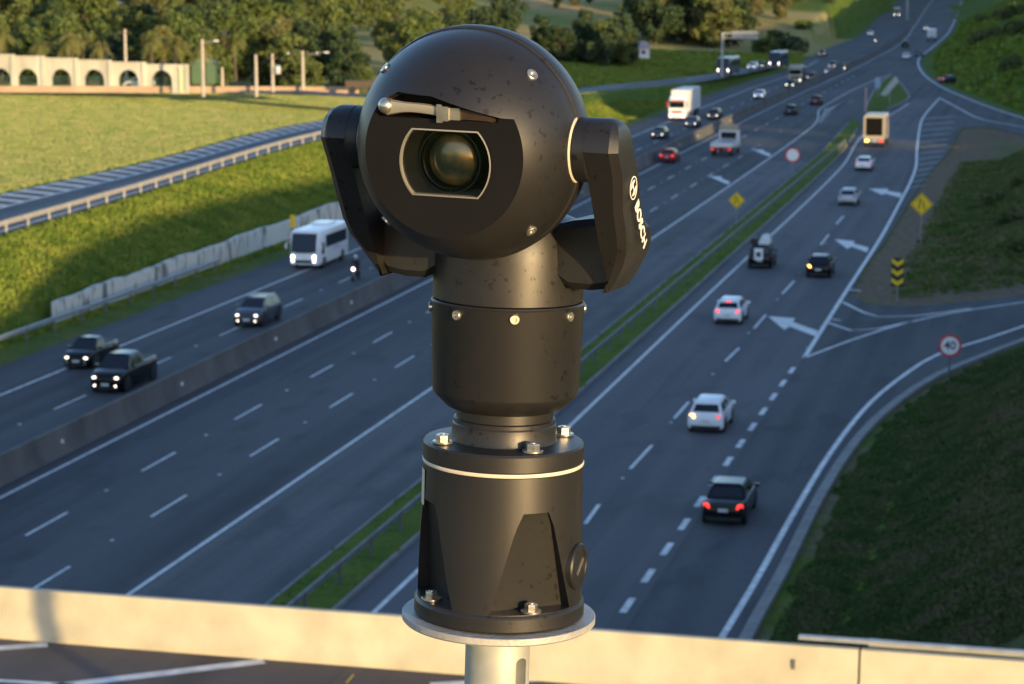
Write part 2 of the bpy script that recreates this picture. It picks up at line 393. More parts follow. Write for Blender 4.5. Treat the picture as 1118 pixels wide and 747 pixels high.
# the right-hand carriageway has its own lighter surfacing
poly_sheet('road_right', np.vstack([straight(-23.4, S0, 300, 2), gl((999, 108), (1026, 107), (1005, 125), (999, 169), (962, 259), (891, 370)), straight(-13.2, 100, S0, 2)]), .004, M['asphalt_right'])
poly_sheet('road_shoulder', np.vstack([straight(-30.9, S0, 262, 2), straight(-25.75, 262, S0, 2)]), .004, M['asphalt_shoulder'])
def strip3(name, a, b, zf, m):
    n = max(len(a), len(b)); ra = resample(a, n); rb = resample(b, n)
    v = [(*p, float(zf(p[1]))) for p in ra]+[(*p, float(zf(p[1]))) for p in rb]
    mbb = MB(); mbb.add(v, [(i, i+1, n+i+1, n+i) for i in range(n-1)]); return mbb.build(name, m, smooth=0)
def resample(p, n):
    d = np.r_[0, np.cumsum(np.hypot(*np.diff(p, axis=0).T))]; t = np.linspace(0, d[-1], n)
    return np.stack([np.interp(t, d, p[:, 0]), np.interp(t, d, p[:, 1])], 1)
struct(strip3('ramp_road', RGR, RLE, lambda y: rampz(y)+.02, M['asphalt_shoulder']))

# grass median and island
GLp = straight(-25.95, S0, 262, 2)+gl((930, 131)); GRp = straight(-23.45, S0, 262, 2)+gl((940, 136))
GLs = spline(GLp, 8); GRs = spline(GRp, 8)
poly_sheet('grass_median', np.vstack([GLs, GRs[::-1]]), -.02, M['ground'], .16)
ISL = spline(gl((944, 121), (952, 104), (962, 91), (973, 84), (981, 90), (990, 101), (992, 108), (980, 115), (962, 121)), 4)
poly_sheet('grass_island', ISL, -.02, M['ground'], .16)

# ---------------------------------------------------------------- painted markings
paint = MB()
def offset(poly, off):
    t = np.gradient(poly, axis=0); t /= np.hypot(*t.T)[:, None]+1e-9; n = np.stack([t[:, 1], -t[:, 0]], 1); return poly+n*off
def stripe(poly, w, z=.009, mb=paint, zf=None):
    poly = np.array(poly); a = offset(poly, w/2); b = offset(poly, -w/2); n = len(poly)
    Z = (lambda p: float(zf(p[1]))) if zf else (lambda p: z)
    mb.add([(*p, Z(p)) for p in a]+[(*p, Z(p)) for p in b], [(i, i+1, n+i+1, n+i) for i in range(n-1)])
def quad(pts, z=.009, mb=paint): mb.add([(p[0], p[1], z) for p in pts], [tuple(range(len(pts)))])
def dashes(p, s0, s1, per=12., ln=4., w=.13):
    s = s0
    while s < s1:
        stripe([xy(RD(s, p)), xy(RD(s+ln, p))], w); s += per
stripe(spline([*straight(-52.3, S0, 420, 4), *gl((863, 82), (893, 66))]), .17)
stripe(LA, .17)
stripe(spline([*straight(-31.1, S0, 258, 4), *gl((886, 139), (893, 130), (894, 121), (905, 113), (940, 94), (973, 81))], 4), .18)
dashes(-48.0, -50, 420, w=.12)
dsh = 88.1*RC-18.89*RS
dashes(-38.3, dsh-12*11, 470, w=.13); dashes(-34.7, dsh-12*11+4, 280, w=.13)
stripe(spline([*straight(-22.0, S0, 255, 4), *gl((938, 152), (955, 138), (972, 126), (992, 113))], 4), .19)
for i, (x0, y0, x1, y1) in enumerate([(639, 572, 654, 551), (688, 512, 712, 486), (736, 457, 752, 439), (792, 394.5, 807, 380), (823, 359, 836, 344), (854, 321, 867, 307), (896, 267.5, 905, 256), (913, 245, 921, 236)]):
    stripe(gl((x0, y0), (x1, y1)), .16)
# short-dashed merge line
p0 = xy(G(665, 690)); p1 = xy(G(869, 398)); Lm = np.linalg.norm(p1-p0); u = (p1-p0)/Lm; s = -30.
while s < Lm: stripe([p0+u*s, p0+u*(s+1.9)], .26); s += 4.05
# right edge line of the through lanes, gore, exit lines
stripe(spline(gl((878, 391), (891, 370), (922, 321), (962, 259), (982, 222), (994, 199), (1000, 182), (1001, 165), (1004, 141), (1008, 128), (1026, 107)), 3), .26)
stripe(spline(gl((1026, 107), (1048, 119), (1074, 131), (1118, 139), (1300, 185)), 4), .26)
stripe(spline([*straight(-11.0, S0, 40), *gl((782, 706), (822, 640), (865, 563), (907, 494), (950, 440), (992, 406), (1024, 387), (1077, 370), (1118, 356), (1300, 310))], 3), .24)
stripe(spline(gl((878, 391), (931, 371), (992, 352), (1050, 340), (1118, 330), (1300, 305)), 3), .2)
stripe(spline(gl((903, 352), (929, 361), (960, 359), (995, 351)), 2), .24)
stripe(spline(gl((920, 330), (959, 346), (1000, 345), (1060, 337)), 2), .24)
stripe(gl((926, 316), (940, 318)), .3)
stripe(gl((905, 348), (918, 350)), .2)
# far side edge lines
stripe(offset(H3EDGE, -1.0), .28)
stripe(offset(ISL[:-1], 1.0), .18)
# hatched gore, worn
worn = MB()
for k in range(13):
    t = k/12; ya = 205-t*75; xl = np.interp(ya, [107, 125, 169, 184, 222], [1026, 1005, 1001, 1001, 983])+2; xr = np.interp(ya, [107, 120, 170, 222], [1030, 1048, 1030, 1000])
    stripe(gl((xl, ya), (xr, ya-3)), .32+.5*t, .006, worn)
for k in range(8):
    t = k/7; stripe(gl((895+t*22, 134-t*20), (902+t*30, 118-t*8)), .35, .006, worn)
struct(worn.build('worn_markings', M['paint_worn'], smooth=0, recalc=False))
# merge arrows
def arrow(tip, tail, w=1.5):
    a, b = xy(G(*tip)), xy(G(*tail)); d = (a-b); L = np.linalg.norm(d); d /= L; n = np.array([d[1], -d[0]])
    h = L*.42
    quad([a, a-d*h-n*w*.62, a-d*h*.95-n*.12, b-n*.22, b+n*.22, a-d*h*.95+n*.12, a-d*h*.9+n*w*.62], .0095)
quad(gl((838.5, 345.5), (856.5, 360.5), (862, 356.5), (890.5, 367.5), (893, 361.5), (866, 352), (868, 347.5)))
quad(gl((911, 261.5), (925, 271.8), (930, 269.4), (946.5, 275.6), (948.5, 270.5), (932, 266.2), (933, 263.4)))
quad(gl((948.5, 206.2), (963, 212.8), (967, 211.4), (983, 216), (984.5, 211), (969, 208.8), (970, 206.4)))
quad(gl((774, 192.5), (784, 197), (795, 201.5), (797, 198.5), (788, 195.2), (788, 192.8))); quad(gl((822, 163.5), (830, 167.3), (840, 171), (842, 168.2), (834, 165.6), (834, 163.6)))
for p_, s_off in ((-38.3, dsh-132+8), (-34.7, dsh-132+12), (-48.0, -42)):
    for k in range(34): 
        q_ = RD(s_off+12*k, p_); paint.box((q_.x, q_.y, .02), (.13, .13, .03), Matrix.Rotation(HEAD, 3, 'Z'))
for k in range(12):
    q_ = p0+u*(k*8.1+3.0); paint.box((q_[0], q_[1], .02), (.14, .14, .03))
for k in range(9):
    q_ = G(*(np.array([620, 592])+(np.array([905, 262])-np.array([620, 592]))*(1-(1-k/9)**2))); paint.box((q_.x, q_.y, .02), (.14, .14, .03))
struct(paint.build('road_markings', M['paint'], smooth=0, recalc=False))
ramp_p = MB()
zr = lambda y: rampz(y)+.026
stripe(offset(RGR, -.55), .2, mb=ramp_p, zf=zr)
inner = RLE*.62+resample(RGR, len(RLE))*.38
stripe(inner, .3, mb=ramp_p, zf=zr); stripe(offset(RLE, .35), .2, mb=ramp_p, zf=zr)
for i in range(2, len(RLE)-1):
    if RLE[i][1] < 320:
        for t in (0, .33, .67):
            a = RLE[i]*(1-t)+RLE[i+1]*t; b = inner[i]*(1-t)+inner[i+1]*t; dd = (RLE[i+1]-RLE[i]); dd /= np.linalg.norm(dd)
            ramp_p.add([(*q, float(rampz(q[1])+.03)) for q in (a, a+dd*.9, b+dd*2.2, b+dd*1.3)], [(0, 1, 2, 3)])
struct(ramp_p.build('ramp_markings', M['paint'], smooth=0, recalc=False))

# kerb along the exit and the median
kb = MB()
def kerbline(poly, off, w, h, z0=-.04, zf=None):
    a = offset(poly, off-w/2); b = offset(poly, off+w/2)
    secs = [[(*p, z0), (*p, h), (*q, h), (*q, z0)] for p, q in zip(a, b)]
    kb.loft(secs)
kerbline(KERB, .0, .42, .16); kerbline(GRs[:-1], -.05, .12, .16); kerbline(GLs[:-1], .05, .12, .16); kerbline(ISL[:-1], 0, .3, .17)
struct(kb.build('kerb', M['kerb'], smooth=0))

# ---------------------------------------------------------------- barriers, rails, walls
mbx = MB(); prof = [(-.42, 0), (-.38, .1), (-.17, .42), (-.11, 1.22), (.11, 1.22), (.17, .42), (.38, .1), (.42, 0)]
tt = np.gradient(MB_, axis=0); tt /= np.hypot(*tt.T)[:, None]
mbx.loft([[(p[0]+n[1]*u, p[1]-n[0]*u, h-.02) for u, h in prof] for p, n in zip(MB_, tt)])
bar = mbx.build('median_barrier', M['concrete_dark']); tag(bar, 'long grey concrete barrier between the oncoming and the middle carriageways', 'barrier')
for s in np.arange(66, 330, 15.): MB().box(RD(s, -43.4+.30, .62), (.10, .1, .16), Matrix.Rotation(HEAD, 3, 'Z')).build('reflector', M['signwhite'], bar, smooth=0)

def guardrail(name, label, line, zf, beam_m, post_m, h=.72, step=4., w=.31, maxposts=95):
    root = thing(name, label, 'guardrail', (line[0][0], line[0][1], 0))
    o = Vector(root.location)
    def L(p, z): return Vector((p[0], p[1], z))-o
    t = np.gradient(line, axis=0); t /= np.hypot(*t.T)[:, None]; n = np.stack([t[:, 1], -t[:, 0]], 1)
    pr = [(.0, -.5), (.06, -.36), (.06, -.16), (.0, -.05), (.0, .05), (.06, .16), (.06, .36), (.0, .5), (-.03, .5), (-.03, -.5)]
    b = MB(); b.loft([[L(p+nn*u, float(zf(p[0], p[1]))+h+v*w) for u, v in pr] for p, nn in zip(line, n)]); b.build('rail', beam_m, root, smooth=20)
    d = np.r_[0, np.cumsum(np.hypot(*np.diff(line, axis=0).T))]; k = 0
    for s in np.arange(1, d[-1], step):
        x = np.interp(s, d, line[:, 0]); y = np.interp(s, d, line[:, 1])
        if y < 60 or k >= maxposts: continue
        z = float(zf(x, y)); MB().box(L((x, y), z+.3), (.12, .15, .95)).build('post', post_m, root, smooth=0); k += 1
    return root
rl = offset(RGR, -.1); rl = rl[(rl[:, 1] > 40) & (rl[:, 1] < 330)]
guardrail('guardrail', 'sunlit guardrail along the raised ramp above the grass bank', resample(rl, 90), lambda x, y: rampz(y), M['sunlit_rail'], M['sunlit_rail'], h=.66, w=.36)
gm = np.array([xy(RD(s, -24.1)) for s in np.linspace(40, 285, 90)])
M['old_steel'] = mat('old_steel', (.20, .20, .19), .6, metal=.4, var=.4, scale=1.5)
guardrail('guardrail', 'thin steel guardrail on the narrow grass median', gm, lambda x, y: .12, M['old_steel'], M['post'], step=4, w=.26)
wl = np.array([xy(RD(s, -58.2-.0)) for s in np.linspace(60, 158, 60)])
guardrail('guardrail', 'steel guardrail at the foot of the left grass bank before the white wall', wl, lambda x, y: max(.0, tz(x, y)), M['galv'], M['post'], h=.8)
# white stained retaining wall
wm = bpy.data.materials.new('stained_wall'); wm.use_nodes = True; nt = wm.node_tree; b = nt.nodes['Principled BSDF']; b.inputs['Roughness'].default_value = .9
tc = nt.nodes.new('ShaderNodeTexCoord'); mp = nt.nodes.new('ShaderNodeMapping'); mp.inputs['Scale'].default_value = (1.2, 1.2, .35); n = nt.nodes.new('ShaderNodeTexNoise'); n.inputs['Scale'].default_value = 1.3; n.inputs['Detail'].default_value = 7
cr = nt.nodes.new('ShaderNodeValToRGB'); cr.color_ramp.elements[0].position = .36; cr.color_ramp.elements[0].color = (.16, .15, .13, 1); cr.color_ramp.elements[1].position = .47; cr.color_ramp.elements[1].color = (.62, .59, .52, 1)
nt.links.new(tc.outputs['Object'], mp.inputs[0]); nt.links.new(mp.outputs[0], n.inputs[0]); nt.links.new(n.outputs[0], cr.inputs[0]); nt.links.new(cr.outputs[0], b.inputs['Base Color'])
w = MB(); A0 = G(58, 346, .2); secs = []
for k in range(41):
    t = k/40; px = 58+t*352; base = np.interp(px, [58, 180, 300, 410], [347, 305, 262, 224])
    q_ = G(px, base, .3); sq = q_.x*RS+q_.y*RC; p = RD(sq, -59.75, 0); hgt = 1.3+.3*t+.03*math.sin(k*1.7)+(.12 if k % 9 > 4 else 0)
    n_ = Vector((RC, -RS, 0))
    secs.append([p-n_*.22+Vector((0, 0, -.5)), p-n_*.22+Vector((0, 0, hgt)), p+n_*.12+Vector((0, 0, hgt)), p+n_*.12+Vector((0, 0, -.5))])
w.loft(secs); tag(w.build('retaining_wall', wm, smooth=0), 'low white retaining wall streaked with black stains below the grass bank', 'wall')
# yellow marker post on the wall
yp = thing('marker_post', 'small yellow marker post beside the stained white wall behind the minibus', 'post', G(320, 262, .2))
MB().box((0, 0, .5), (.12, .12, 1.0)).build('post', M['post'], yp, smooth=0)
MB().box((0, -.02, 1.5), (.42, .1, 1.0)).build('panel', M['yellow'], yp, smooth=0)

# ---------------------------------------------------------------- overpass
OB = Vector((-11.41, 50.2, 0)); OD = Vector((21.6, -5.57, 0)).normalized(); ON = Vector((OD.y, -OD.x, 0))      # ON points back to the camera
DZ = 7.2
def OV(a, b, z): return OB+OD*a+ON*b+Vector((0, 0, z))
dk = MB(); secs = []
for a in (-60, 62): secs.append([OV(a, -.5, DZ), OV(a, 14.5, DZ), OV(a, 14.5, DZ-.9), OV(a, -.5, DZ-.9)])
dk.loft(secs); struct(dk.build('overpass_deck', M['deck'], smooth=0))
gd = MB()
for bb in (1, 4.2, 7.4, 10.6, 13.6): gd.loft([[OV(a, bb-.35, DZ-.905), OV(a, bb+.35, DZ-.905), OV(a, bb+.35, DZ-2.0), OV(a, bb-.35, DZ-2.0)] for a in (-58, 60)])
struct(gd.build('overpass_girders', M['concrete'], smooth=0))
pr = MB()
for s in (-25.0, -43.4):
    for bb in (2, 7, 12):
        c = OB+ON*bb; a = (RD(0, s)-c).dot(Vector((RC, -RS, 0)))/OD.dot(Vector((RC, -RS, 0))); q = OV(a, bb, 0); pr.tube([q+Vector((0, 0, -.1)), q+Vector((0, 0, DZ-2))], .5, 16)
struct(pr.build('overpass_piers', M['concrete']))
# parapet: one panel up to the joint, one after it
def parapet(name, a0, a1, label, zt=1.1):
    o = MB(); pf = [(-.1, 0), (-.08, 1.06), (-.06, zt), (.10, zt), (.12, 1.06), (.16, .5), (.34, .14), (.34, 0)]
    o.loft([[OV(a, u, DZ+.004+h) for u, h in pf] for a in np.linspace(a0, a1, 10)])
    r = o.build(name, M['cream'], smooth=25); return tag(r, label, 'parapet', 'parapet panels of the overpass') if label else r
a_joint = 19.05
parapet('parapet', -60, a_joint, 'long cream concrete parapet along the overpass, left of the joint')
parapet('parapet', a_joint+.05, 60, 'cream concrete parapet right of the dark vertical joint')
q = MB(); q.box((0, 0, 0), (.06, .05, .2)); sm = q.build('drain_slot', M['post'], None, OV(17.75, .16, DZ+.72), (0, 0, math.atan2(OD.y, OD.x)), 0)
tag(sm, 'small dark rectangular plate on the cream parapet near the joint', 'plate')
rl_ = MB(); rl_.loft([[OV(a, -.14, DZ+1.24), OV(a, -.28, DZ+1.24), OV(a, -.28, DZ+1.16), OV(a, -.14, DZ+1.16)] for a in (17.8, 22.4)])
rr = rl_.build('rail_beam', M['galv'], smooth=0); tag(rr, 'pale steel beam lying along the top of the parapet at the right', 'rail')
rl2 = MB(); rl2.loft([[OV(a, -.4, DZ+1.17-(a-19)*.03), OV(a, -.6, DZ+1.17-(a-19)*.03), OV(a, -.6, DZ+.9), OV(a, -.4, DZ+.9)] for a in (19.2, 40)])
tag(rl2.build('guardrail', M['cream'], smooth=0), 'cream beam starting behind the parapet and running off to the right', 'guardrail')
dmk = MB()
def dline(x0, y0, x1, y1, wd): stripe([xy(G(x0, y0, DZ)), xy(G(x1, y1, DZ))], wd, DZ+.005, dmk)
dline(-60, 712, 52, 704, .34); dline(40, 752, 288, 722, .36); dline(-40, 741, 80, 748, .16); dline(470, 748, 620, 740, .3)
struct(dmk.build('overpass_markings', M['paint'], smooth=0, recalc=False))
ymk = MB(); stripe([xy(G(378, 746, DZ)), xy(G(386, 737, DZ))], .035, DZ+.006, ymk); pass
struct(ymk.build('yellow_survey_marks', M['yellow'], smooth=0, recalc=False))
# bare concrete pole standing on the bank beside the overpass, its shadow crosses the parapet
cp = thing('concrete_pole', 'plain concrete pole standing on the bank on the near side of the overpass', 'pole', (2.35, 30.2, tz(2.35, 30.2)))
CPH = 11.6-tz(2.35, 30.2)
MB().tube([(0, 0, -.5), (0, 0, CPH)], [.21, .19], 20).build('shaft', M['pole_concrete'], cp)
MB().lathe([(.24, CPH), (.24, CPH+.1), (.12, CPH+.16), (.0, CPH+.17)], 20).build('cap', M['galv'], cp)


# ---------------------------------------------------------------- the surveillance camera in front
def housing_mat():
    m = bpy.data.materials.new('black_housing'); m.use_nodes = True; nt = m.node_tree; N = nt.nodes.new; L = nt.links.new
    b = nt.nodes['Principled BSDF']; tc = N('ShaderNodeTexCoord')
    def noise_(s, d, lo, hi):
        n = N('ShaderNodeTexNoise'); n.inputs['Scale'].default_value = s; n.inputs['Detail'].default_value = d; L(tc.outputs['Object'], n.inputs[0])
        r = N('ShaderNodeMapRange'); r.inputs[1].default_value = lo; r.inputs[2].default_value = hi; L(n.outputs[0], r.inputs[0]); return n.outputs[0], r.outputs[0]
    _, cloud = noise_(14, 5, .35, .7); _, spots = noise_(150, 2, .635, .67); raw, _ = noise_(1500, 2, 0, 1); _, zone = noise_(11, 2, .44, .52)
    mx = N('ShaderNodeMix'); mx.data_type = 'RGBA'; mx.inputs[6].default_value = (.042, .040, .039, 1); mx.inputs[7].default_value = (.027, .027, .028, 1); L(cloud, mx.inputs[0])
    mu = N('ShaderNodeMath'); mu.operation = 'MULTIPLY'; L(spots, mu.inputs[0]); L(zone, mu.inputs[1])
    m2 = N('ShaderNodeMix'); m2.data_type = 'RGBA'; L(mx.outputs[2], m2.inputs[6]); m2.inputs[7].default_value = (.012, .010, .010, 1); mu2 = N('ShaderNodeMath'); mu2.operation = 'MULTIPLY'; mu2.inputs[1].default_value = .75; L(mu.outputs[0], mu2.inputs[0]); L(mu2.outputs[0], m2.inputs[0])
    L(m2.outputs[2], b.inputs['Base Color'])
    r = N('ShaderNodeMapRange'); r.inputs[3].default_value = .37; r.inputs[4].default_value = .48; L(cloud, r.inputs[0]); L(r.outputs[0], b.inputs['Roughness'])
    b.inputs['Metallic'].default_value = .6
    bp = N('ShaderNodeBump'); bp.inputs['Strength'].default_value = .2; bp.inputs['Distance'].default_value = .0004; L(raw, bp.inputs['Height']); L(bp.outputs[0], b.inputs['Normal'])
    return m
M['housing'] = housing_mat()
M['face'] = mat('black_face', (.007, .0065, .0065), .6, var=.3, scale=12, spec=.18)
M['steel'] = mat('stainless', (.62, .58, .50), .32, metal=.9, var=.3, scale=120)
M['gasket'] = mat('cream_gasket', (.62, .55, .42), .6, var=.15, scale=60)
M['plate'] = mat('flange_plate', (.46, .44, .41), .55, metal=.35, var=.3, scale=25, bump=.1, bscale=200)
M['tube'] = mat('zinc_tube', (.50, .51, .47), .5, metal=.4, var=.3, scale=30)
M['bezel'] = mat('bezel', (.36, .33, .27), .42, metal=.55)
M['lens_black'] = mat('lens_black', (.012, .012, .011), .3)
M['lens_ring'] = mat('lens_ring', (.03, .028, .024), .35, metal=.5)
def lens_mat():
    m = bpy.data.materials.new('coated_glass'); m.use_nodes = True; nt = m.node_tree; b = nt.nodes['Principled BSDF']
    b.inputs['Base Color'].default_value = (.10, .065, .022, 1); b.inputs['Roughness'].default_value = .3; b.inputs['Metallic'].default_value = .5
    b.inputs['Coat Weight'].default_value = 1; b.inputs['Coat Roughness'].default_value = .02
    n = nt.nodes.new('ShaderNodeTexNoise'); n.inputs['Scale'].default_value = 45; tc = nt.nodes.new('ShaderNodeTexCoord'); nt.links.new(tc.outputs['Object'], n.inputs[0])
    c = nt.nodes.new('ShaderNodeValToRGB'); c.color_ramp.elements[0].position = .38; c.color_ramp.elements[0].color = (.10, .12, .07, 1); c.color_ramp.elements[1].position = .6; c.color_ramp.elements[1].color = (.50, .30, .10, 1)  # olive and amber reflection painted into the colour of the coated glass
    nt.links.new(n.outputs[0], c.inputs[0]); nt.links.new(c.outputs[0], b.inputs['Base Color']); return m
M['lens'] = lens_mat()
def pane_mat(name='pane', tint=(.9, .92, .9), refl=.08):
    m = bpy.data.materials.new(name); m.use_nodes = True; nt = m.node_tree; nt.nodes.remove(nt.nodes['Principled BSDF'])
    t = nt.nodes.new('ShaderNodeBsdfTransparent'); t.inputs[0].default_value = tuple(tint)+(1,); g = nt.nodes.new('ShaderNodeBsdfGlossy'); g.inputs['Roughness'].default_value = .03
    x = nt.nodes.new('ShaderNodeMixShader'); f = nt.nodes.new('ShaderNodeFresnel'); f.inputs[0].default_value = 1.5
    nt.links.new(f.outputs[0], x.inputs[0]); nt.links.new(t.outputs[0], x.inputs[1]); nt.links.new(g.outputs[0], x.inputs[2]); nt.links.new(x.outputs[0], nt.nodes['Material Output'].inputs[0]); return m
M['pane'] = pane_mat()

def boolean(o, cutters):
    for c in cutters:
        md = o.modifiers.new('b', 'BOOLEAN'); md.operation = 'DIFFERENCE'; md.solver = 'EXACT'; md.object = c
    bpy.context.view_layer.update()
    me = bpy.data.meshes.new_from_object(o.evaluated_get(bpy.context.evaluated_depsgraph_get()))
    o.modifiers.clear(); o.data = me
    for c in cutters: bpy.data.objects.remove(c)
    smoothen(me, 25)

PZ = HC-.569; PX = -.0118
ptz = thing('surveillance_camera', 'large black rotating surveillance camera on a steel pole, in sharp focus in the foreground', 'camera', (PX, 2.0, PZ))
ptz.rotation_euler = (0, R(1.7), 0)
def pbuild(mb, name, m, par=ptz, **k): return mb.build(name, m, par, **k)
# plate and pole
pbuild(MB().lathe([(0, -.007), (.0845, -.007), (.086, -.0055), (.086, -.0005), (.0855, 0), (0, 0)], 96), 'flange_plate', M['plate'])
MBp = MB().lathe([(0, -.5), (.0288, -.5), (.0288, -.0072), (0, -.0072)], 64); pole = pbuild(MBp, 'pole_top', M['tube'])
cut = MB().tube([(.021, -.08, -.10), (.021, 0, -.10)], .0045, 20).build('cut', M['tube'], ptz)
cut2 = MB().tube([(.021, -.08, -.041), (.021, 0, -.041)], .0045, 20).build('cut', M['tube'], ptz)
cut3 = MB().box((.021, -.04, -.07), (.009, .08, .059)).build('cut', M['tube'], ptz, smooth=0)
boolean(pole, [cut, cut2, cut3])
pole.data.materials.clear(); pole.data.materials.append(M['tube'])
column = MB().tube([(0, 0, -(PZ-tz(0, 2))-.4), (0, 0, -.95), (0, 0, -.9), (0, 0, -.5)], [.16, .085, .05, .04], 28); pbuild(column, 'pole', M['galv'])
# base casting
base_p = [(0, .001), (.0745, .001), (.0755, .003), (.0755, .0135), (.0745, .0155), (.0735, .0165), (.0722, .05), (.0712, .09), (.0703, .1365), (0, .1365)]
base = pbuild(MB().lathe(base_p, 128), 'base', M['housing'])
cuts = []
for k in range(4):
    th = R(25+90*k); m3 = Matrix.Rotation(th, 4, 'Z')
    # pocket in local frame: faces -Y
    zb, zt = .0175, .106
    pts = []
    for yy, zz, wb in ((-.052, zb, .0355), (-.0645, zt-.012, .0165), (-.0675, zt, .0115)):
        pts.append([(-wb, yy, zz), (wb, yy, zz), (wb*1.35, -.095, zz), (-wb*1.35, -.095, zz)])
    c = MB().loft([[m3 @ Vector(v) for v in s] for s in pts]); cuts.append(c.build('cut', M['housing'], ptz, smooth=0))
boolean(base, cuts)
ring_p = [(.0708, .1372), (.0712, .138), (.0712, .1396), (.0708, .1404), (0, .1404), (0, .1372)]
pbuild(MB().lathe(ring_p, 128), 'gasket', M['gasket'])
fl_p = [(0, .1405), (.0702, .1405), (.0708, .1415), (.0708, .1545), (.0695, .1565), (.047, .1575), (.0462, .159), (.0458, .172), (.0448, .1735), (.0448, .1765), (.0425, .1775), (.0425, .186), (0, .186)]
pbuild(MB().lathe(fl_p, 128), 'flange', M['housing'])
def hexbolt(name, loc, rz, par=ptz, r=.0062, h=.0056, rot=(0, 0, 0)):
    b = MB().lathe([(0, 0), (.0088, 0), (.009, .0005), (.009, .0016), (.0085, .002), (0, .002)], 32)
    b.lathe([(0, .002), (r, .002), (r*1.02, .003), (r*1.02, .002+h-.001), (r*.93, .002+h), (0, .002+h)], 6)
    b.lathe([(0, .0078), (.0030, .0078), (.0028, .0084), (0, .0084)], 20)
    return b.build(name, M['steel'], par, loc, (rot[0], rot[1], rz), smooth=20)
for k in range(4):
    th = R(25+90*k)
    hexbolt('bolt', (.0585*math.sin(th), -.0585*math.cos(th), .1572), th+.3)
    hexbolt('bolt', (.0655*math.sin(th), -.0655*math.cos(th), .0174), th+.7, r=.0056)
# cable plug on the side
th = R(68); pm = Matrix.Rotation(th, 4, 'Z') @ Matrix.Rotation(R(90), 4, 'X')
pl = MB().lathe([(0, .066), (.0205, .066), (.0205, .074), (.0195, .0755), (.0155, .0758), (.0150, .0748), (0, .0748)], 48, M4=Matrix.Translation((0, 0, .051)) @ pm)
pl_o = pbuild(pl, 'cable_plug', M['housing'])
MB().box((0, 0, 0), (.018, .003, .0015)).build('slot', M['steel'], pl_o, (Matrix.Translation((0, 0, .051)) @ pm @ Vector((0, 0, .0752))), (Matrix.Rotation(th, 4, 'Z') @ Matrix.Rotation(R(90), 4, 'X') @ Matrix.Rotation(R(40), 4, 'Z')).to_euler(), 0)
# serial plate
lb = MB().loft([[(.0713*math.sin(R(a)), -.0713*math.cos(R(a)), z) for z in (.1, .132)] for a in (-84, -80, -76, -73)], caps=False, close=False)
pbuild(lb, 'serial_label', M['gasket'], smooth=0)
# rotating drum
dr_p = [(0, .1862), (.0480, .1862), (.0520, .1880), (.0628, .1990), (.0640, .2020), (.0668, .2790), (.0672, .2800), (.0662, .2812), (.0660, .2818), (0, .2818)]
drum = pbuild(MB().lathe(dr_p, 128), 'lower_drum', M['housing'])
up_p = [(0, .2826), (.0650, .2826), (.0656, .2834), (.0654, .318), (.0640, .338), (.0590, .352), (.040, .36), (0, .362)]
pbuild(MB().lathe(up_p, 128), 'upper_drum', M['housing'])
def allen(name, par, loc, nrm, r=.0043, extra=0):
    q = Vector(nrm).to_track_quat('Z', 'Y')
    b = MB().lathe([(0, -.001), (r, -.001), (r, .0018), (r*.88, .0024), (r*.5, .0024), (r*.46, .0008), (0, .0008)], 24)
    o = b.build(name, M['steel'], par, loc, q.to_euler()); return o
for k in range(8):
    a = R(5+47*k if k < 3 else 5+45*k); allen('screw', ptz, (.0666*math.sin(a), -.0666*math.cos(a), .2735), (math.sin(a), -math.cos(a), 0))
# yoke
PAN = R(-19.5); E_ = .0985; BZ = .423; RB = .095
yroot_rot = (0, 0, PAN)
FB = .012
def arm_mesh(sx):
    mb = MB()
    def fc(v): return FB+(E_-FB)*min(1, max(0, (v+.108)/.108))
    secs = []
    for v, wd, uo, b in ((.0262, .004, .116, .002), (.0255, .008, .1185, .003), (.0225, .0145, .1225, .004), (.017, .0205, .1255, .005), (.009, .0252, .127, .006), (0, .027, .1275, .0065), (-.02, .0285, .1275, .0065), (-.05, .0325, .1275, .0065), (-.072, .036, .1270, .0065), (-.086, .037, .1245, .006), (-.100, .0365, .1185, .006), (-.113, .035, .1110, .005), (-.1235, .032, .1040, .004)):
        f = fc(v); ui = .103; 
        uo += (.0035 if v > -.03 else -.001) if sx > 0 else 0
        sec = [(ui, f-wd), (uo-b, f-wd), (uo, f-wd+b), (uo, f+wd-b), (uo-b, f+wd), (ui, f+wd)]
        secs.append([(sx*u, -ff, v) for u, ff in sec])
    mb.loft(secs)
    secs = []
    for u, vt, vb, wd in ((.120, -.072, -.092, .028), (.112, -.064, -.108, .030), (.100, -.062, -.1215, .031), (.085, -.063, -.1240, .031), (.066, -.066, -.1240, .031), (.052, -.070, -.116, .030), (.040, -.072, -.112, .028)):
        b = .006; sec = [(-wd, vt-b), (-wd+b, vt), (wd-b, vt), (wd, vt-b), (wd, vb+b), (wd-b, vb), (-wd+b, vb), (-wd, vb+b)]
        secs.append([(sx*u, -(ff+.004), v) for ff, v in sec])
    mb.loft(secs)
    m4 = Matrix.Translation((0, -E_, 0)) @ Matrix.Rotation(sx*R(90), 4, 'Y')
    mb.lathe([(0, .085), (.0238, .085), (.0238, .092), (.0262, .0935), (.0262, .1035), (0, .1035)], 64, M4=m4)
    return mb
for sx in (1, -1):
    arm = pbuild(arm_mesh(sx), 'yoke_arm', M['housing'], loc=(0, 0, BZ), rot=yroot_rot, smooth=28)
    m4 = Matrix.Translation((0, -E_, 0)) @ Matrix.Rotation(sx*R(90), 4, 'Y')
    MB().lathe([(0, .0895), (.0272, .0895), (.0276, .0905), (.0272, .0920), (0, .0920)], 64, M4=m4).build('hub_gasket', M['gasket'], arm)
    if sx == 1: arm_r = arm
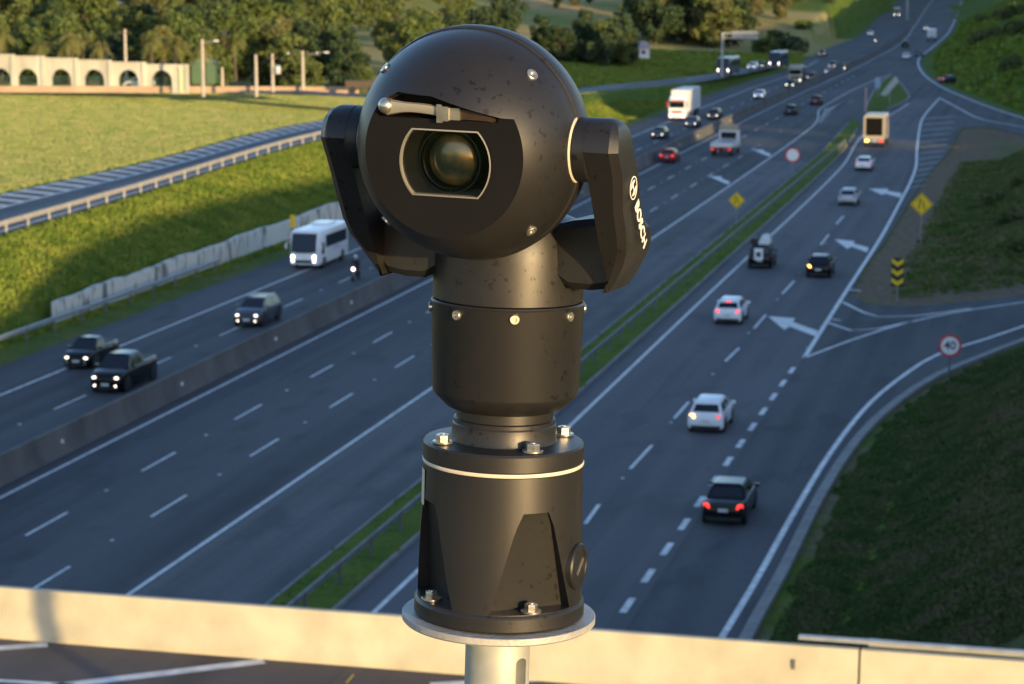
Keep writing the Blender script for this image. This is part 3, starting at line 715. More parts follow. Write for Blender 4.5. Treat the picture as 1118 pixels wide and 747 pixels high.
# lettering on the right arm, running down the slanted outer face
def text_mesh(name, s, size, m, par, mw, extrude=.0003, align='LEFT', sx=1.):
    c = bpy.data.curves.new('t', 'FONT'); c.body = s; c.size = size; c.extrude = extrude; c.align_x = align; c.align_y = 'CENTER'; c.offset = size*.012
    to = bpy.data.objects.new('t', c); COL.objects.link(to); bpy.context.view_layer.update()
    me = bpy.data.meshes.new_from_object(to.evaluated_get(bpy.context.evaluated_depsgraph_get())); bpy.data.objects.remove(to)
    me.materials.clear(); me.materials.append(m); me.transform(Matrix.Diagonal((sx, 1, 1, 1)))
    o = bpy.data.objects.new(name, me); COL.objects.link(o); o.parent = par; o.matrix_local = mw; return o
M['lettering'] = mat('lettering', (.74, .72, .66), .5)
fdx = (E_-FB)/.108; nrm_ = math.hypot(1, fdx); tx = Vector((0, fdx/nrm_, -1/nrm_)); ty = Vector((1, 0, 0)).cross(tx)
def armpt(v, du=0, up=0): 
    p = Vector((.1312, -(FB+(E_-FB)*min(1, (v+.108)/.108)), v)); return p+ty*up
def frame_at(p): 
    m = Matrix.Identity(4); m.col[0][:3] = tx; m.col[1][:3] = ty; m.col[2][:3] = (1, 0, 0); m.col[3][:3] = p; return m
text_mesh('lettering', 'BOSCH', .0155, M['lettering'], arm_r, frame_at(armpt(-.044, up=.0)), sx=.98)
em = MB(); n = 40
def ring(mb, r0, r1, a0=0, a1=360, n=40, h=.0004):
    secs = []
    for k in range(n+1):
        a = R(a0+(a1-a0)*k/n); secs.append([(r0*math.cos(a), r0*math.sin(a), 0), (r1*math.cos(a), r1*math.sin(a), 0), (r1*math.cos(a), r1*math.sin(a), h), (r0*math.cos(a), r0*math.sin(a), h)])
    mb.loft(secs, caps=(a1-a0) < 360)
ring(em, .0088, .0098)
ring(em, .0052, .0064, -52, 52, 16); ring(em, .0052, .0064, 128, 232, 16)
em.box((.0034, 0, .0002), (.0012, .0118, .0004)); em.box((-.0034, 0, .0002), (.0012, .0118, .0004)); em.box((0, 0, .0002), (.0056, .0014, .0004))
eo = em.build('emblem', M['lettering'], arm_r, smooth=0); eo.matrix_local = frame_at(armpt(-.031))

# ball head
TILT = R(4.6)
head_rot = Euler((TILT, 0, PAN)).to_matrix()      # first tilt down about X, then pan
hp = Matrix.Rotation(PAN, 3, 'Z') @ Vector((0, -E_, 0))+Vector((0, 0, BZ))
Yax = Matrix.Rotation(R(90), 4, 'X')              # lathe axis Z -> -Y (lens direction)
prof = []
for k in range(0, 61):
    t = -90+180*k/60; a = math.sin(R(t)); rr = math.cos(R(t))
    if -3 < t < 7: continue
    Rk = RB+.0018 if t <= 0 else RB
    prof.append((rr*Rk, a*Rk))
step_ = [(.0966, -.004), (.0968, .0045), (.0962, .0062), (.0949, .0066), (.0944, .009)]
prof = [p for p in prof if p[1] < -.0045]+step_+[p for p in prof if p[1] > .0095]
prof[0] = (0.0003, -RB-.0018); prof[-1] = (.0003, RB)
ball = MB().lathe(prof, 160, M4=Yax).build('camera_head', M['housing'], ptz, hp, Euler((TILT, 0, PAN)), smooth=30)
def prism(poly, a0, a1):
    return MB().loft([[(u, -a0, v) for u, v in poly], [(u, -a1, v) for u, v in poly]])
AF = .067
c1 = prism([(-.13, .0315), (-.066, .0325), (-.056, .0395), (-.036, .0495), (-.004, .0485), (.052, .0325), (.062, .0315), (.13, .0315), (.13, -.13), (-.13, -.13)], AF, .13)
c2 = prism([(-.0565, .0285), (-.0565, .037), (-.036, .047), (-.004, .046), (.046, .0318), (.046, .0285)], .050, AF+.01)
wc = Vector((.0015, -.0065)); WR = .0392; WV = .0272
def trunc(r, h, n=14):
    a = math.asin(h/r); out = []
    for k in range(n+1): t = -a+2*a*k/n; out.append((r*math.cos(t), r*math.sin(t)))
    for k in range(n+1): t = PI-a+2*a*k/n; out.append((r*math.cos(t), r*math.sin(t)))
    return [(u+wc.x, v+wc.y) for u, v in out]
c3 = prism(trunc(WR, WV), .040, AF+.01)
boolean(ball, [c.build('cut', M['housing'], ptz, hp, Euler((TILT, 0, PAN)), smooth=0) for c in (c1, c2, c3)])
ball.data.materials.clear(); ball.data.materials.append(M['housing']); ball.data.materials.append(M['face'])
for p_ in ball.data.polygons:
    if p_.normal.y < -.98 and abs(p_.center.y+AF) < .001: p_.material_index = 1
    elif p_.center.y < -.035 and math.hypot(p_.center.x, p_.center.z) < .06 and abs(p_.center.length-RB) > .004: p_.material_index = 1
# bezel ring in the window opening
o1, o2, o3 = trunc(WR-.0002, WV-.0002), trunc(WR-.0014, WV-.0014), trunc(WR-.0032, WV-.0005)
bz = MB().loft([[(u, -(AF+.0007), v) for u, v in o1], [(u, -(AF+.0009), v) for u, v in o2], [(u, -(AF-.004), v) for u, v in o2], [(u, -(AF-.0255), v) for u, v in trunc(WR-.006, WV-.0035)]], caps=False)
bz.build('window_bezel', M['bezel'], ball, smooth=35)
MB().add([(u, -(AF-.003), v) for u, v in trunc(WR-.0021, WV-.0021)], [tuple(range(30))]).build('window_glass', M['pane'], ball, smooth=0)
Lm4 = Matrix.Translation((wc.x-.0005, 0, wc.y)) @ Yax
lr = MB().lathe([(r_*.88, h_) for r_, h_ in [(.0, .0405), (.0310, .0405), (.0310, .054), (.0302, .0555), (.0285, .0555), (.0282, .052), (.0268, .0515), (.0268, .0545), (.0262, .055), (.0252, .0545), (.0250, .050), (.0246, .0485), (.0245, .0445), (.0, .0445)]], 72, M4=Lm4)
lens_b = lr.build('lens_barrel', M['lens_ring'], ball, smooth=28)
lg = MB().lathe([(.0214*math.cos(R(t)), .0450+.0085*math.sin(R(t))) for t in range(0, 90, 6)]+[(.0002, .0535)], 64, M4=Lm4)
lg.build('lens_glass', M['lens'], ball, smooth=60)
# wiper
wp = MB(); wz = .0375
wp.lathe([(.0066, .0), (.0066, .004), (.0058, .0065), (.0035, .0085), (.0003, .0092)], 32, M4=Matrix.Translation((-.0478, -(AF-.001), wz)) @ Yax)
wiper = wp.build('wiper', M['steel'], ball, smooth=50)
secs = []
for t in np.linspace(0, 1, 8):
    u = -.047+t*.050; h = .0066-.0028*min(1, t*3)+.0005*t; z = wz-.001-.002*t+.0015*math.sin(t*PI); y = -(AF+.0035-.001*t)
    secs.append([(u, y+.0012, z-h), (u, y-.0010, z-h*.8), (u, y-.0016, z), (u, y-.0010, z+h*.8), (u, y+.0012, z+h)])
MB().loft(secs).build('wiper_arm', M['bezel'], ball, smooth=40)
wk = MB(); wk.box((.0035, -(AF+.004), wz-.0035), (.007, .006, .0115)); wk.box((.011, -(AF+.0035), wz-.0035), (.010, .004, .0095)); wk.box((-.001, -(AF+.0045), wz-.0035), (.0045, .004, .0145))
wk.build('wiper_clip', M['steel'], ball, smooth=0)
M['copper'] = mat('brown_rubber', (.055, .035, .022), .45, metal=.3, var=.4, scale=80)
wb_ = MB(); wb_.loft([[(u, -(AF-.002), z-h), (u, -(AF+.004), z-h), (u, -(AF+.004), z+h), (u, -(AF-.002), z+h)] for u, z, h in ((.0155, wz-.0035, .0042), (.028, wz-.0045, .0032), (.044, wz-.0068, .0016))])
wb_.build('wiper_blade', M['copper'], ball, smooth=0)
for au, av in ((1, 1), (1, -1), (-1, 1), (-1, -1)):
    nn = Vector((au*.66, -.36, av*.66)).normalized(); allen('screw', ball, nn*(RB-.0006), nn, r=.0050)
M['ball_hub'] = M['housing']

# ---------------------------------------------------------------- vehicles
def paintm(name, c, rough=.25, metal=.0): return mat(name, c, rough, metal=metal, var=.08, scale=2, coat=.28, spec=.2)
CP = dict(black=paintm('black_paint', (.006, .006, .008)), dark=paintm('dark_grey_paint', (.035, .038, .045), metal=.3), grey=paintm('grey_paint', (.10, .11, .13), metal=.4), silver=paintm('silver_paint', (.48, .49, .50), .35, .3), white=paintm('white_paint', (.88, .88, .87)), red=paintm('red_paint', (.30, .012, .012)), dred=paintm('dark_red_paint', (.09, .012, .014)), blue=paintm('dark_blue_paint', (.02, .035, .09)), cream=paintm('cream_truck_paint', (.38, .33, .26)), box=mat('box_white', (.66, .66, .64), .5, var=.1, scale=1))
M['glass'] = mat('dark_glass', (.010, .013, .018), .06, spec=.6)
M['tyre'] = mat('tyre', (.018, .018, .018), .8); M['rim'] = mat('rim', (.35, .35, .36), .35, metal=.8)
M['trim'] = mat('black_trim', (.015, .015, .016), .6)
M['lamp_on'] = mat('headlight_on', (.9, .9, .9), .2, emit=((1, .84, .62), 1.5)); M['lamp_hot'] = mat('headlight_bright', (.9, .9, .9), .2, emit=((1, .90, .75), 3))
M['lamp_warm'] = mat('lamp_amber_lit', (.9, .5, .1), .2, emit=((1, .50, .10), 3))
M['tail_off'] = mat('tail_lamp', (.22, .01, .01), .2); M['tail_on'] = mat('tail_lamp_lit', (.7, .02, .02), .2, emit=((1, .04, .03), .8))
M['tail_dim'] = mat('tail_lamp_dim', (.6, .03, .03), .2, emit=((1, .08, .06), .35))
M['lamp_off'] = mat('headlight_off', (.55, .56, .58), .15, metal=.3)
M['plate_w'] = mat('number_plate', (.6, .6, .58), .5)

def bilerp(q, u, v): return (q[0]*(1-u)+q[1]*u)*(1-v)+(q[3]*(1-u)+q[2]*u)*v
def pane_on(q, u0, u1, v0, v1, off=.012, round_=.0):
    """inset pane standing 12 mm proud of a face q = bl, br, tr, tl"""
    q = [Vector(p) for p in q]; n = (q[1]-q[0]).cross(q[3]-q[0]).normalized()
    a = [bilerp(q, u0, v0), bilerp(q, u1, v0), bilerp(q, u1, v1), bilerp(q, u0, v1)]
    mb = MB(); mb.loft([[p-n*.01 for p in a], [p+n*off*.5 for p in a], [p*.97+sum(a, Vector())/4*.03+n*off for p in a]]); return mb
def wheel(x, y, r, w, par, rim=True):
    m4 = Matrix.Rotation(R(90), 4, 'Y'); o = MB().lathe([(r*.62, -w/2), (r*.94, -w/2), (r, -w*.36), (r, w*.36), (r*.94, w/2), (r*.62, w/2)], 24, M4=m4).build('wheel', M['tyre'], par, (x, y, r))
    if rim:
        sg = 1 if x > 0 else -1; b = MB(); b.lathe([(0, 0), (r*.63, 0), (r*.63, .01), (r*.55, .012), (r*.5, -.01), (0, -.01)], 20, M4=Matrix.Translation((sg*w*.44, 0, 0)) @ Matrix.Rotation(sg*R(90), 4, 'Y'))
        for k in range(5): b.box((sg*(w*.47), math.sin(k*2*PI/5)*r*.3, math.cos(k*2*PI/5)*r*.3), (.02, .05, r*.5), Matrix.Rotation(-k*2*PI/5, 3, 'X'))
        b.build('rim', M['rim'], o)
    return o
def car(kind, paint_, label, loc, rz, lights='tail_off', group='cars on the motorway', head='lamp_off', cat='car', amber=None, name=None, brake=False):
    D = dict(hatch=(4.05, .86, 1.48, .92, .98, -1.9, -1.45, .35, 1.25), sedan=(4.45, .87, 1.44, .90, .97, -1.35, -.85, .45, 1.30), suv=(4.3, .90, 1.66, 1.05, 1.12, -2.0, -1.62, .40, 1.25), pickup=(5.25, .93, 1.80, 1.12, 1.18, -.75, -.55, .75, 1.5), smallpick=(4.4, .83, 1.55, .95, 1.0, -.35, -.2, .55, 1.25), jeep=(3.9, .86, 1.75, 1.05, 1.1, -1.75, -1.6, .35, .65))[kind]
    Ln, w, Ht, hood, belt, yr0, yr1, yf1, yf0 = D; h = Ln/2
    root = thing(name or {'hatch': 'hatchback', 'sedan': 'sedan', 'suv': 'suv', 'pickup': 'pickup_truck', 'smallpick': 'pickup_truck', 'jeep': 'off_road_vehicle'}[kind], label, cat, loc, rz, group)
    pm_ = CP[paint_]
    deck = {'sedan': belt-.02, 'pickup': belt-.05, 'smallpick': belt-.04}.get(kind, belt)
    st = [(-h, .80, .40, deck-.30), (-h+.05, .90, .30, deck-.10), (-h+.22, .955, .24, deck-.02), (yr0 if kind != 'sedan' else -1.4, 1, .21, deck), (0, 1, .20, belt), (yf0, 1., .20, belt-.01), (yf0+.25, .99, .20, hood+.02), (h-.45, .97, .22, hood-.05), (h-.16, .90, .26, hood-.16), (h-.03, .80, .32, hood-.32), (h, .74, .38, hood-.40)]
    st.sort(key=lambda t: t[0])
    b = MB(); secs = []
    for y, k, zb, zt in st:
        W = w*k; zm = (zb+zt)*.5
        half = [(W*.86, zb), (W*.98, zb+.10), (W*1.0, zm-.05), (W*.985, zt-.12), (W*.94, zt-.035), (W*.80, zt), (W*.4, zt+.018)]
        secs.append([(x, y, z) for x, z in half]+[(-x, y, z) for x, z in half[::-1]])
    b.loft(secs)
    wb, wt = w*.91, w*.70
    zb_ = belt-.02; zr = Ht
    base = [(-wb, yr0), (wb, yr0), (wb, yf0), (-wb, yf0)]; top = [(-wt, yr1), (wt, yr1), (wt, yf1), (-wt, yf1)]
    lv = []
    for z, t, ins in ((zb_, 0, 0), (zr-.07, .93, 0), (zr-.02, 1, .05), (zr+.015, 1, .28)):
        lv.append([((bx*(1-t)+tx_*t)*(1-ins*.8), (by*(1-t)+ty_*t)*(1-ins*.25), z) for (bx, by), (tx_, ty_) in zip(base, top)])
    b.loft(lv)
    body = b.build('body', pm_, root, smooth=32)
    zt_ = zr-.07; t = .93
    T = [(bx*(1-t)+tx_*t, by*(1-t)+ty_*t, zt_) for (bx, by), (tx_, ty_) in zip(base, top)]; B = [(x, y, zb_) for x, y in base]
    pane_on([B[2], B[3], T[3], T[2]], .05, .95, .06, .95).build('windscreen', M['glass'], root, smooth=0)
    pane_on([B[0], B[1], T[1], T[0]], .08, .92, .16 if kind == 'hatch' else .1, .86, .014).build('rear_window', M['glass'], root, smooth=0)
    for q in ([B[1], B[2], T[2], T[1]], [B[3], B[0], T[0], T[3]]):
        fl = q[0] == B[1]
        for a0, a1 in (((.08, .48), (.52, .90)) if kind not in ('pickup', 'smallpick') else ((.1, .48), (.52, .88))):
            u0, u1 = (a0, a1) if fl else (1-a1, 1-a0)
            pane_on(q, u0, u1, .12, .90).build('side_window', M['glass'], root, smooth=0)
    wr = .33 if kind in ('hatch', 'sedan') else .37; 
    for sx in (-1, 1):
        for y in (-h+.78, h-.85):
            wheel(sx*(w-.10), y, wr, .2, root)
            ar = MB(); ar.lathe([(0, 0), (wr+.07, 0), (wr+.07, .012), (0, .012)], 24, M4=Matrix.Translation((sx*(w-.005), y, wr+.01)) @ Matrix.Rotation(sx*R(90), 4, 'Y'))
            ar.build('wheel_arch', M['trim'], root)
        MB().box((sx*(w+.07), yf0-.28, belt+.06), (.2, .12, .13)).build('mirror', pm_ if kind != 'jeep' else M['trim'], root, smooth=0)
        hl = MB(); hl.lathe([(0, 0), (.088, 0), (.078, .035), (.0, .05)], 20, M4=Matrix.Translation((sx*w*.66, h-.07, hood-.30)) @ Matrix.Rotation(R(-90), 4, 'X') @ Matrix.Diagonal((1.25, .8, 1, 1)))
        hl.build('headlight', M[head], root)
        fg = MB(); fg.lathe([(0, 0), (.055, 0), (.05, .02), (0, .025)], 14, M4=Matrix.Translation((sx*w*.62, h-.005, .42)) @ Matrix.Rotation(R(-90), 4, 'X'))
        fg.build('fog_light', M[head] if kind in ('suv', 'pickup') else M['lamp_off'], root)
        zt2 = deck-.26; tl = M[lights]
        if amber and sx == -1: tl = M['lamp_warm']
        MB().loft([[(sx*w*.60, -h-.01, zt2+.04), (sx*w*.90, -h+.09, zt2+.02), (sx*w*.90, -h+.09, zt2+.20), (sx*w*.66, -h-.0, zt2+.20)], [(sx*w*.60, -h+.1, zt2+.04), (sx*w*.84, -h+.2, zt2+.02), (sx*w*.84, -h+.2, zt2+.20), (sx*w*.66, -h+.1, zt2+.20)]]).build('tail_light', tl, root, smooth=0)
    if brake: MB().box((0, yr1-.06 if kind != 'sedan' else yr0+.18, zr-.09 if kind != 'sedan' else belt+.10), (.3, .05, .05)).build('brake_light', M[lights], root, smooth=0)
    MB().box((0, -h-.012, .62 if kind != 'sedan' else .66), (.40, .03, .13)).build('licence_plate', M['plate_w'], root, smooth=0)
    MB().box((0, h+.012, .48), (.42, .03, .13)).build('licence_plate', M['plate_w'], root, smooth=0)
    MB().box((0, h-.03, hood-.34), (w*.9, .05, .12)).build('grille', M['trim'], root, smooth=0)
    MB().box((0, -h+.03, .32), (w*1.62, .16, .16)).build('rear_bumper', M['trim'], root, smooth=0); MB().box((0, h-.06, .30), (w*1.4, .14, .14)).build('front_bumper', M['trim'], root, smooth=0)
    if kind in ('pickup', 'smallpick'):
        bd = MB(); y0, y1 = -h+.12, yr0-.12; zf_ = deck+.008
        bd.box((0, (y0+y1)/2, zf_+.0), (w*1.5, y1-y0, .02)); bd.build('load_bed_cover', M['trim'], root, smooth=0)
        ra = MB()
        for sx in (-1, 1): ra.box((sx*w*.86, (y0+y1)/2, zf_+.03), (.1, y1-y0, .07))
        ra.box((0, y0-.02, zf_+.03), (w*1.7, .08, .07)); ra.build('bed_rail', pm_, root, smooth=0)
    if kind == 'suv':
        for sx in (-1, 1): MB().box((sx*wt*.93, -.6, zr+.03), (.05, 1.9, .04)).build('roof_rail', M['rim'], root, smooth=0)
    return root
def bearing(p, q): d = q-p; return -math.atan2(d.x, d.y)
def put(px, py, away, half, z=0., rz=None, plane=None):
    """a vehicle whose nearer end stands at this ground point, driving along the carriageway"""
    p = G(px, py, z); hd = HEAD if rz is None else rz
    d = Vector((-math.sin(hd), math.cos(hd), 0)); c = p+d*half
    return c, (hd if away else hd+PI)

# right-hand carriageway, driving away
l, a = put(789, 575, True, 2.2); car('sedan', 'black', 'black sedan in the exit lane with red tail lights, nearest car on the right', l, a, 'tail_on', brake=True)
l, a = put(770, 474, True, 2.0); car('hatch', 'white', 'white hatchback with its left amber indicator lit, just ahead of the black sedan', l, a, 'tail_dim', amber=1)
l, a = put(794, 355, True, 2.0); car('hatch', 'white', 'white hatchback with lit red brake lights, behind the loaded off-road vehicle', l, a, 'tail_on', brake=True)
l, a = put(893, 304, True, 2.0); car('hatch', 'black', 'black hatchback with its left amber indicator lit beside the loaded off-road vehicle', l, a, 'tail_off', amber=1)
l, a = put(925, 225, True, 2.0); car('hatch', 'silver', 'silver hatchback between the black hatchback and the white sedan ahead', l, a)
l, a = put(942, 187, True, 2.2); car('sedan', 'white', 'white sedan driving right behind the cream box truck', l, a, 'tail_dim')
l, a = put(829, 294, True, 1.9); jp = car('jeep', 'black', 'black off-road vehicle with a white rear panel and a pale load on top', l, a)
jw = MB(); jw.box((-.05, -2.02, 1.12), (.62, .16, .82)); o = jw.build('rear_panel', CP['white'], jp, smooth=0)
MB().box((-.05, -2.115, 1.10), (.32, .03, .34)).build('opening', M['trim'], o, smooth=0)
ld = MB(); ld.loft([[(-.1, -1.4, 1.76), (.62, -1.4, 1.76), (.62, .3, 1.76), (-.1, .3, 1.76)], [(-.06, -1.3, 2.1), (.66, -1.25, 2.2), (.6, .2, 2.15), (-.02, .2, 2.05)], [(.1, -.95, 2.42), (.5, -.95, 2.5), (.45, -.2, 2.45), (.15, -.2, 2.4)]]); ld.build('load', CP['box'], jp, smooth=50)
ld = MB(); ld.box((-.5, -.9, 1.98), (.42, 1.3, .44)); ld.build('black_load', M['trim'], jp, smooth=0)

def box_truck(label, loc, rz):
    r = thing('box_truck', label, 'truck', loc, rz)
    b = MB(); b.loft([[(-1.28, y, 1.0), (1.28, y, 1.0), (1.28, y, 3.75), (1.18, y, 3.85), (-1.18, y, 3.85), (-1.28, y, 3.75)] for y in (-4.2, 2.2)]); b.build('cargo_box', CP['cream'], r, smooth=0)
    MB().box((0, -4.23, 2.50), (2.0, .04, 2.15)).build('rear_door', mat('dark_door', (.010, .009, .009), .95, spec=.03), r, smooth=0)
    cb = MB(); cb.loft([[(-1.2, y, .7), (1.2, y, .7), (1.2, y, zt), (-1.2, y, zt)] for y, zt in ((2.4, 2.7), (3.7, 2.7), (4.15, 1.9), (4.25, 1.3))]); cb.build('cab', CP['cream'], r, smooth=20)
    MB().box((0, -1, .82), (.9, 6.4, .25)).build('chassis', M['trim'], r, smooth=0)
    bp = MB(); bp.box((0, -4.2, .78), (2.4, .14, .34)); bo = bp.build('rear_bumper', M['rim'], r, smooth=0)
    for sx in (-1, 1): MB().box((sx*.85, -4.30, .80), (.42, .06, .2)).build('tail_light', M['lamp_warm'] if sx < 0 else M['tail_on'], r, smooth=0)
    MB().box((.1, -4.29, .80), (.4, .03, .14)).build('licence_plate', M['plate_w'], r, smooth=0)
    for sx in (-1, 1):
        for y in (-3.2, -2.1, 3.1): wheel(sx*1.05, y, .48, .3, r)
    return r
l, a = put(954, 161, True, 4.2); box_truck('cream box truck with a dark rear door, farthest vehicle before the grass island', l, a)

# middle carriageway, driving away
l, a = put(728, 178, True, 2.0); car('sedan', 'red', 'dark red car with bright tail lights close to the barrier behind the flatbed truck', l, a, 'tail_on')
l, a = put(862, 126, True, 2.0); car('sedan', 'black', 'black car on the middle carriageway, left one of the far pair beyond the flatbed truck', l, a)
l, a = put(890, 115, True, 2.0); car('sedan', 'dred', 'dark maroon car on the middle carriageway, farther right of the black one', l, a)
def flatbed(label, loc, rz):
    r = thing('flatbed_truck', label, 'truck', loc, rz)
    b = MB(); b.box((0, -.9, 1.28), (2.5, 6.2, .55)); o = b.build('flatbed', CP['box'], r, smooth=0)
    MB().box((0, -1., 1.57), (2.2, 5.8, .03)).build('bed_floor', M['signback'], r, smooth=0)
    c = MB(); c.loft([[(-1.15, y, .6), (1.15, y, .6), (1.15, y, zt-.1), (1.0, y, zt), (-1.0, y, zt), (-1.15, y, zt-.1)] for y, zt in ((2.35, 2.6), (3.6, 2.6), (4.1, 1.9), (4.25, 1.2))]); c.build('cab', CP['box'], r, smooth=20)
    d = MB(); d.loft([[(-1.15, y, 2.62), (1.15, y, 2.62), (1.05, y, z), (-1.05, y, z)] for y, z in ((2.3, 3.3), (3.2, 3.2), (3.9, 2.7))]); d.build('wind_deflector', CP['cream'], r, smooth=0)
    MB().box((0, 2.33, 2.0), (1.8, .04, .75)).build('rear_window', M['glass'], r, smooth=0)
    MB().box((0, -4.02, .82), (2.4, .12, .16)).build('rear_bumper', M['tail_off'], r, smooth=0)
    MB().box((0, -4.02, 1.06), (2.4, .05, .06)).build('reflective_strip', M['red'], r, smooth=0)
    for sx in (-1, 1):
        MB().box((sx*1.0, -4.10, .82), (.35, .05, .14)).build('tail_light', M['tail_dim'], r, smooth=0)
        for y in (-3.0, -1.9, 3.1): wheel(sx*1.02, y, .46, .3, r)
    return r
l, a = put(787, 171, True, 4.1); flatbed('white flatbed truck with a pale cab roof on the middle carriageway', l, a)

# oncoming carriageway
l, a = put(115, 430, False, 2.6); car('pickup', 'black', 'black double-cab pickup with lit headlights, nearest vehicle by the barrier', l, a, head='lamp_on')
l, a = put(83, 404, False, 2.2); car('smallpick', 'black', 'small dark pickup with round lit headlights left of the larger black pickup', l, a, head='lamp_on')
l, a = put(269, 358, False, 2.15); car('suv', 'grey', 'grey compact suv with lit headlights in front of the white minibus', l, a, head='lamp_on')
l, a = put(718, 152, False, 2.0); car('sedan', 'dark', 'dark grey car with lit headlights just left of the white lorry', l, a, head='lamp_on')
l, a = put(754, 140, False, 2.2); car('sedan', 'blue', 'dark blue car overtaking beside the white lorry', l, a, head='lamp_on')
l, a = put(778, 131, False, 2.0); car('hatch', 'dark', 'dark car with lit headlights behind the dark blue car next to the lorry', l, a, head='lamp_on')
l, a = put(828, 108.5, False, 2.0); car('sedan', 'white', 'white car with lit headlights in front of the oncoming dump truck', l, a, head='lamp_on')
l, a = put(862, 96.5, False, 2.0); car('hatch', 'dark', 'dark car with very bright headlights close ahead of the dump truck', l, a, head='lamp_hot')
l, a = put(885, 88, False, 2.0); car('hatch', 'black', 'black car with lit headlights beside the barrier right behind the dump truck', l, a, head='lamp_on')
l, a = put(905, 81.5, False, 2.0); car('sedan', 'silver', 'silver car with headlights on, front left of the far cluster of oncoming cars', l, a, head='lamp_on')
l, a = put(908, 75, False, 2.0); car('hatch', 'grey', 'grey car with headlights on, rear left of the far cluster of oncoming cars', l, a, head='lamp_on')
l, a = put(919, 77.5, False, 2.0); car('hatch', 'black', 'dark car with the brightest headlights at the right of the far cluster of oncoming cars', l, a, head='lamp_hot')
l, a = put(950, 39, False, 2.0); car('sedan', 'white', 'white car with headlights on near the overhead sign gantry', l, a, head='lamp_on')
l, a = put(897, 61.5, False, 2.0); car('hatch', 'dark', 'small car with warm headlights where the ramp joins the oncoming carriageway', l, a, head='lamp_on')
zr_ = float(rampz(400)); RH = R(-16)
l, a = put(820, 76.5, False, 2.0, float(rampz(440)), RH); car('hatch', 'white', 'white car with lit headlights on the ramp between the two buses', l, a, head='lamp_on')
l, a = put(829, 75, False, 2.0, float(rampz(450)), RH); car('sedan', 'dark', 'dark car on the ramp directly in front of the farther bus', l, a, head='lamp_on')
# far away on the right-hand side of the motorway
l, a = put(989, 65, True, 2.0); car('sedan', 'white', 'white car driving away just above the tip of the grass island', l, a, 'tail_off')
l, a = put(1003, 62, True, 2.0); car('hatch', 'grey', 'grey car driving away to the right of the far white car', l, a, 'tail_off')
l, a = put(988, 52, True, 2.0); car('suv', 'black', 'black car far off close to the barrier before the gantry', l, a, 'tail_off')
l, a = put(1011, 33, False, 2.0, rz=R(-11)); car('sedan', 'silver', 'distant silver car glinting with bright light left of the distant white van', l, a, head='lamp_hot')  # bright headlights turned this way stand in for a sun glint
l, a = put(1028, 91, True, 2.0, rz=R(-60)); car('sedan', 'dark', 'small dark car with red lights turning off towards the far right exit', l, a, 'tail_on')

def bus(label, loc, rz, L=8.0, w=1.15, H=2.95, col='white', head='lamp_hot', name='minibus', sgn=True):
    r = thing(name, label, 'bus', loc, rz); h = L/2; b = MB(); secs = []
    for y, k, zb, zt in ((-h, .95, .55, H-.15), (-h+.1, 1, .38, H), (h-.9, 1, .32, H), (h-.5, .99, .32, H-.05), (h-.15, .95, .34, H*.62), (h, .90, .40, H*.36)):
        W = w*k; half = [(W*.94, zb), (W, zb+.12), (W, zt-.25), (W*.93, zt-.05), (W*.75, zt)]
        secs.append([(x, y, z) for x, z in half]+[(-x, y, z) for x, z in half[::-1]])
    b.loft(secs); body = b.build('body', CP[col], r, smooth=30)
    q = [(w*.92, h-.0, H*.42), (-w*.92, h-.0, H*.42), (-w*.88, h-.44, H*.93), (w*.88, h-.44, H*.93)]
    pane_on(q, .02, .98, .02, .98, .10).build('windscreen', M['glass'], r, smooth=0)
    for sx in (-1, 1):
        n = 5
        for k in range(n):
            y0 = -h+.5+k*(L-2.4)/n; y1 = -h+.5+(k+.96)*(L-2.4)/n
            MB().box((sx*(w+.004), (y0+y1)/2, H*.67), (.03, y1-y0, H*.32)).build('side_window', M['glass'], r, smooth=0)
        MB().box((sx*(w+.004), h-1.25, H*.52), (.03, .62, H*.30)).build('cab_window', M['glass'], r, smooth=0)
        hl = MB(); hl.lathe([(0, 0), (.12, 0), (.10, .04), (0, .06)], 20, M4=Matrix.Translation((sx*w*.74, h-.02, .95)) @ Matrix.Rotation(R(-90), 4, 'X')); hl.build('headlight', M[head], r)
        hl = MB(); hl.lathe([(0, 0), (.10, 0), (.09, .04), (0, .06)], 18, M4=Matrix.Translation((sx*w*.74, h-.0, .66)) @ Matrix.Rotation(R(-90), 4, 'X')); hl.build('fog_light', M['lamp_on'], r)
        mm = MB(); mm.tube([(sx*w*.95, h-.3, H*.72), (sx*(w+.22), h-.1, H*.68)], .025, 8); mm.box((sx*(w+.25), h-.1, H*.60), (.10, .12, .38)); mm.build('mirror', CP[col], r, smooth=0)
        for y in (-h+1.5, h-1.55): wheel(sx*(w-.12), y, .43, .28, r)
        MB().box((sx*w*.8, -h-.01, 1.1), (.2, .05, .35)).build('tail_light', M['tail_off'], r, smooth=0)
    MB().box((0, h+.01, .60), (w*1.15, .05, .22)).build('grille', M['trim'], r, smooth=0)
    MB().box((0, -h+2.6, H+.07), (1.3, 2.0, .2)).build('roof_unit', CP[col], r, smooth=0)
    if sgn:
        lo = MB()
        for k, (y, z, s_) in enumerate(((-1.2, 1.22, .5), (-.75, 1.28, .34), (-.2, 1.2, .42))): lo.box((-(w+.004), y, z), (.012, s_, .10), Matrix.Rotation(R(-12), 3, 'X'))
        lo.build('side_lettering', M['blue_let'], r, smooth=0)
    return r
M['dullred'] = mat('dull_red', (.34, .07, .06), .5)
M['blue_let'] = mat('blue_lettering', (.12, .18, .42), .5)
l, a = put(331, 295, False, 3.9); bus('white minibus with lit headlights and dark side windows in front of the stained wall', l, a, L=7.6, w=1.10, H=2.85)
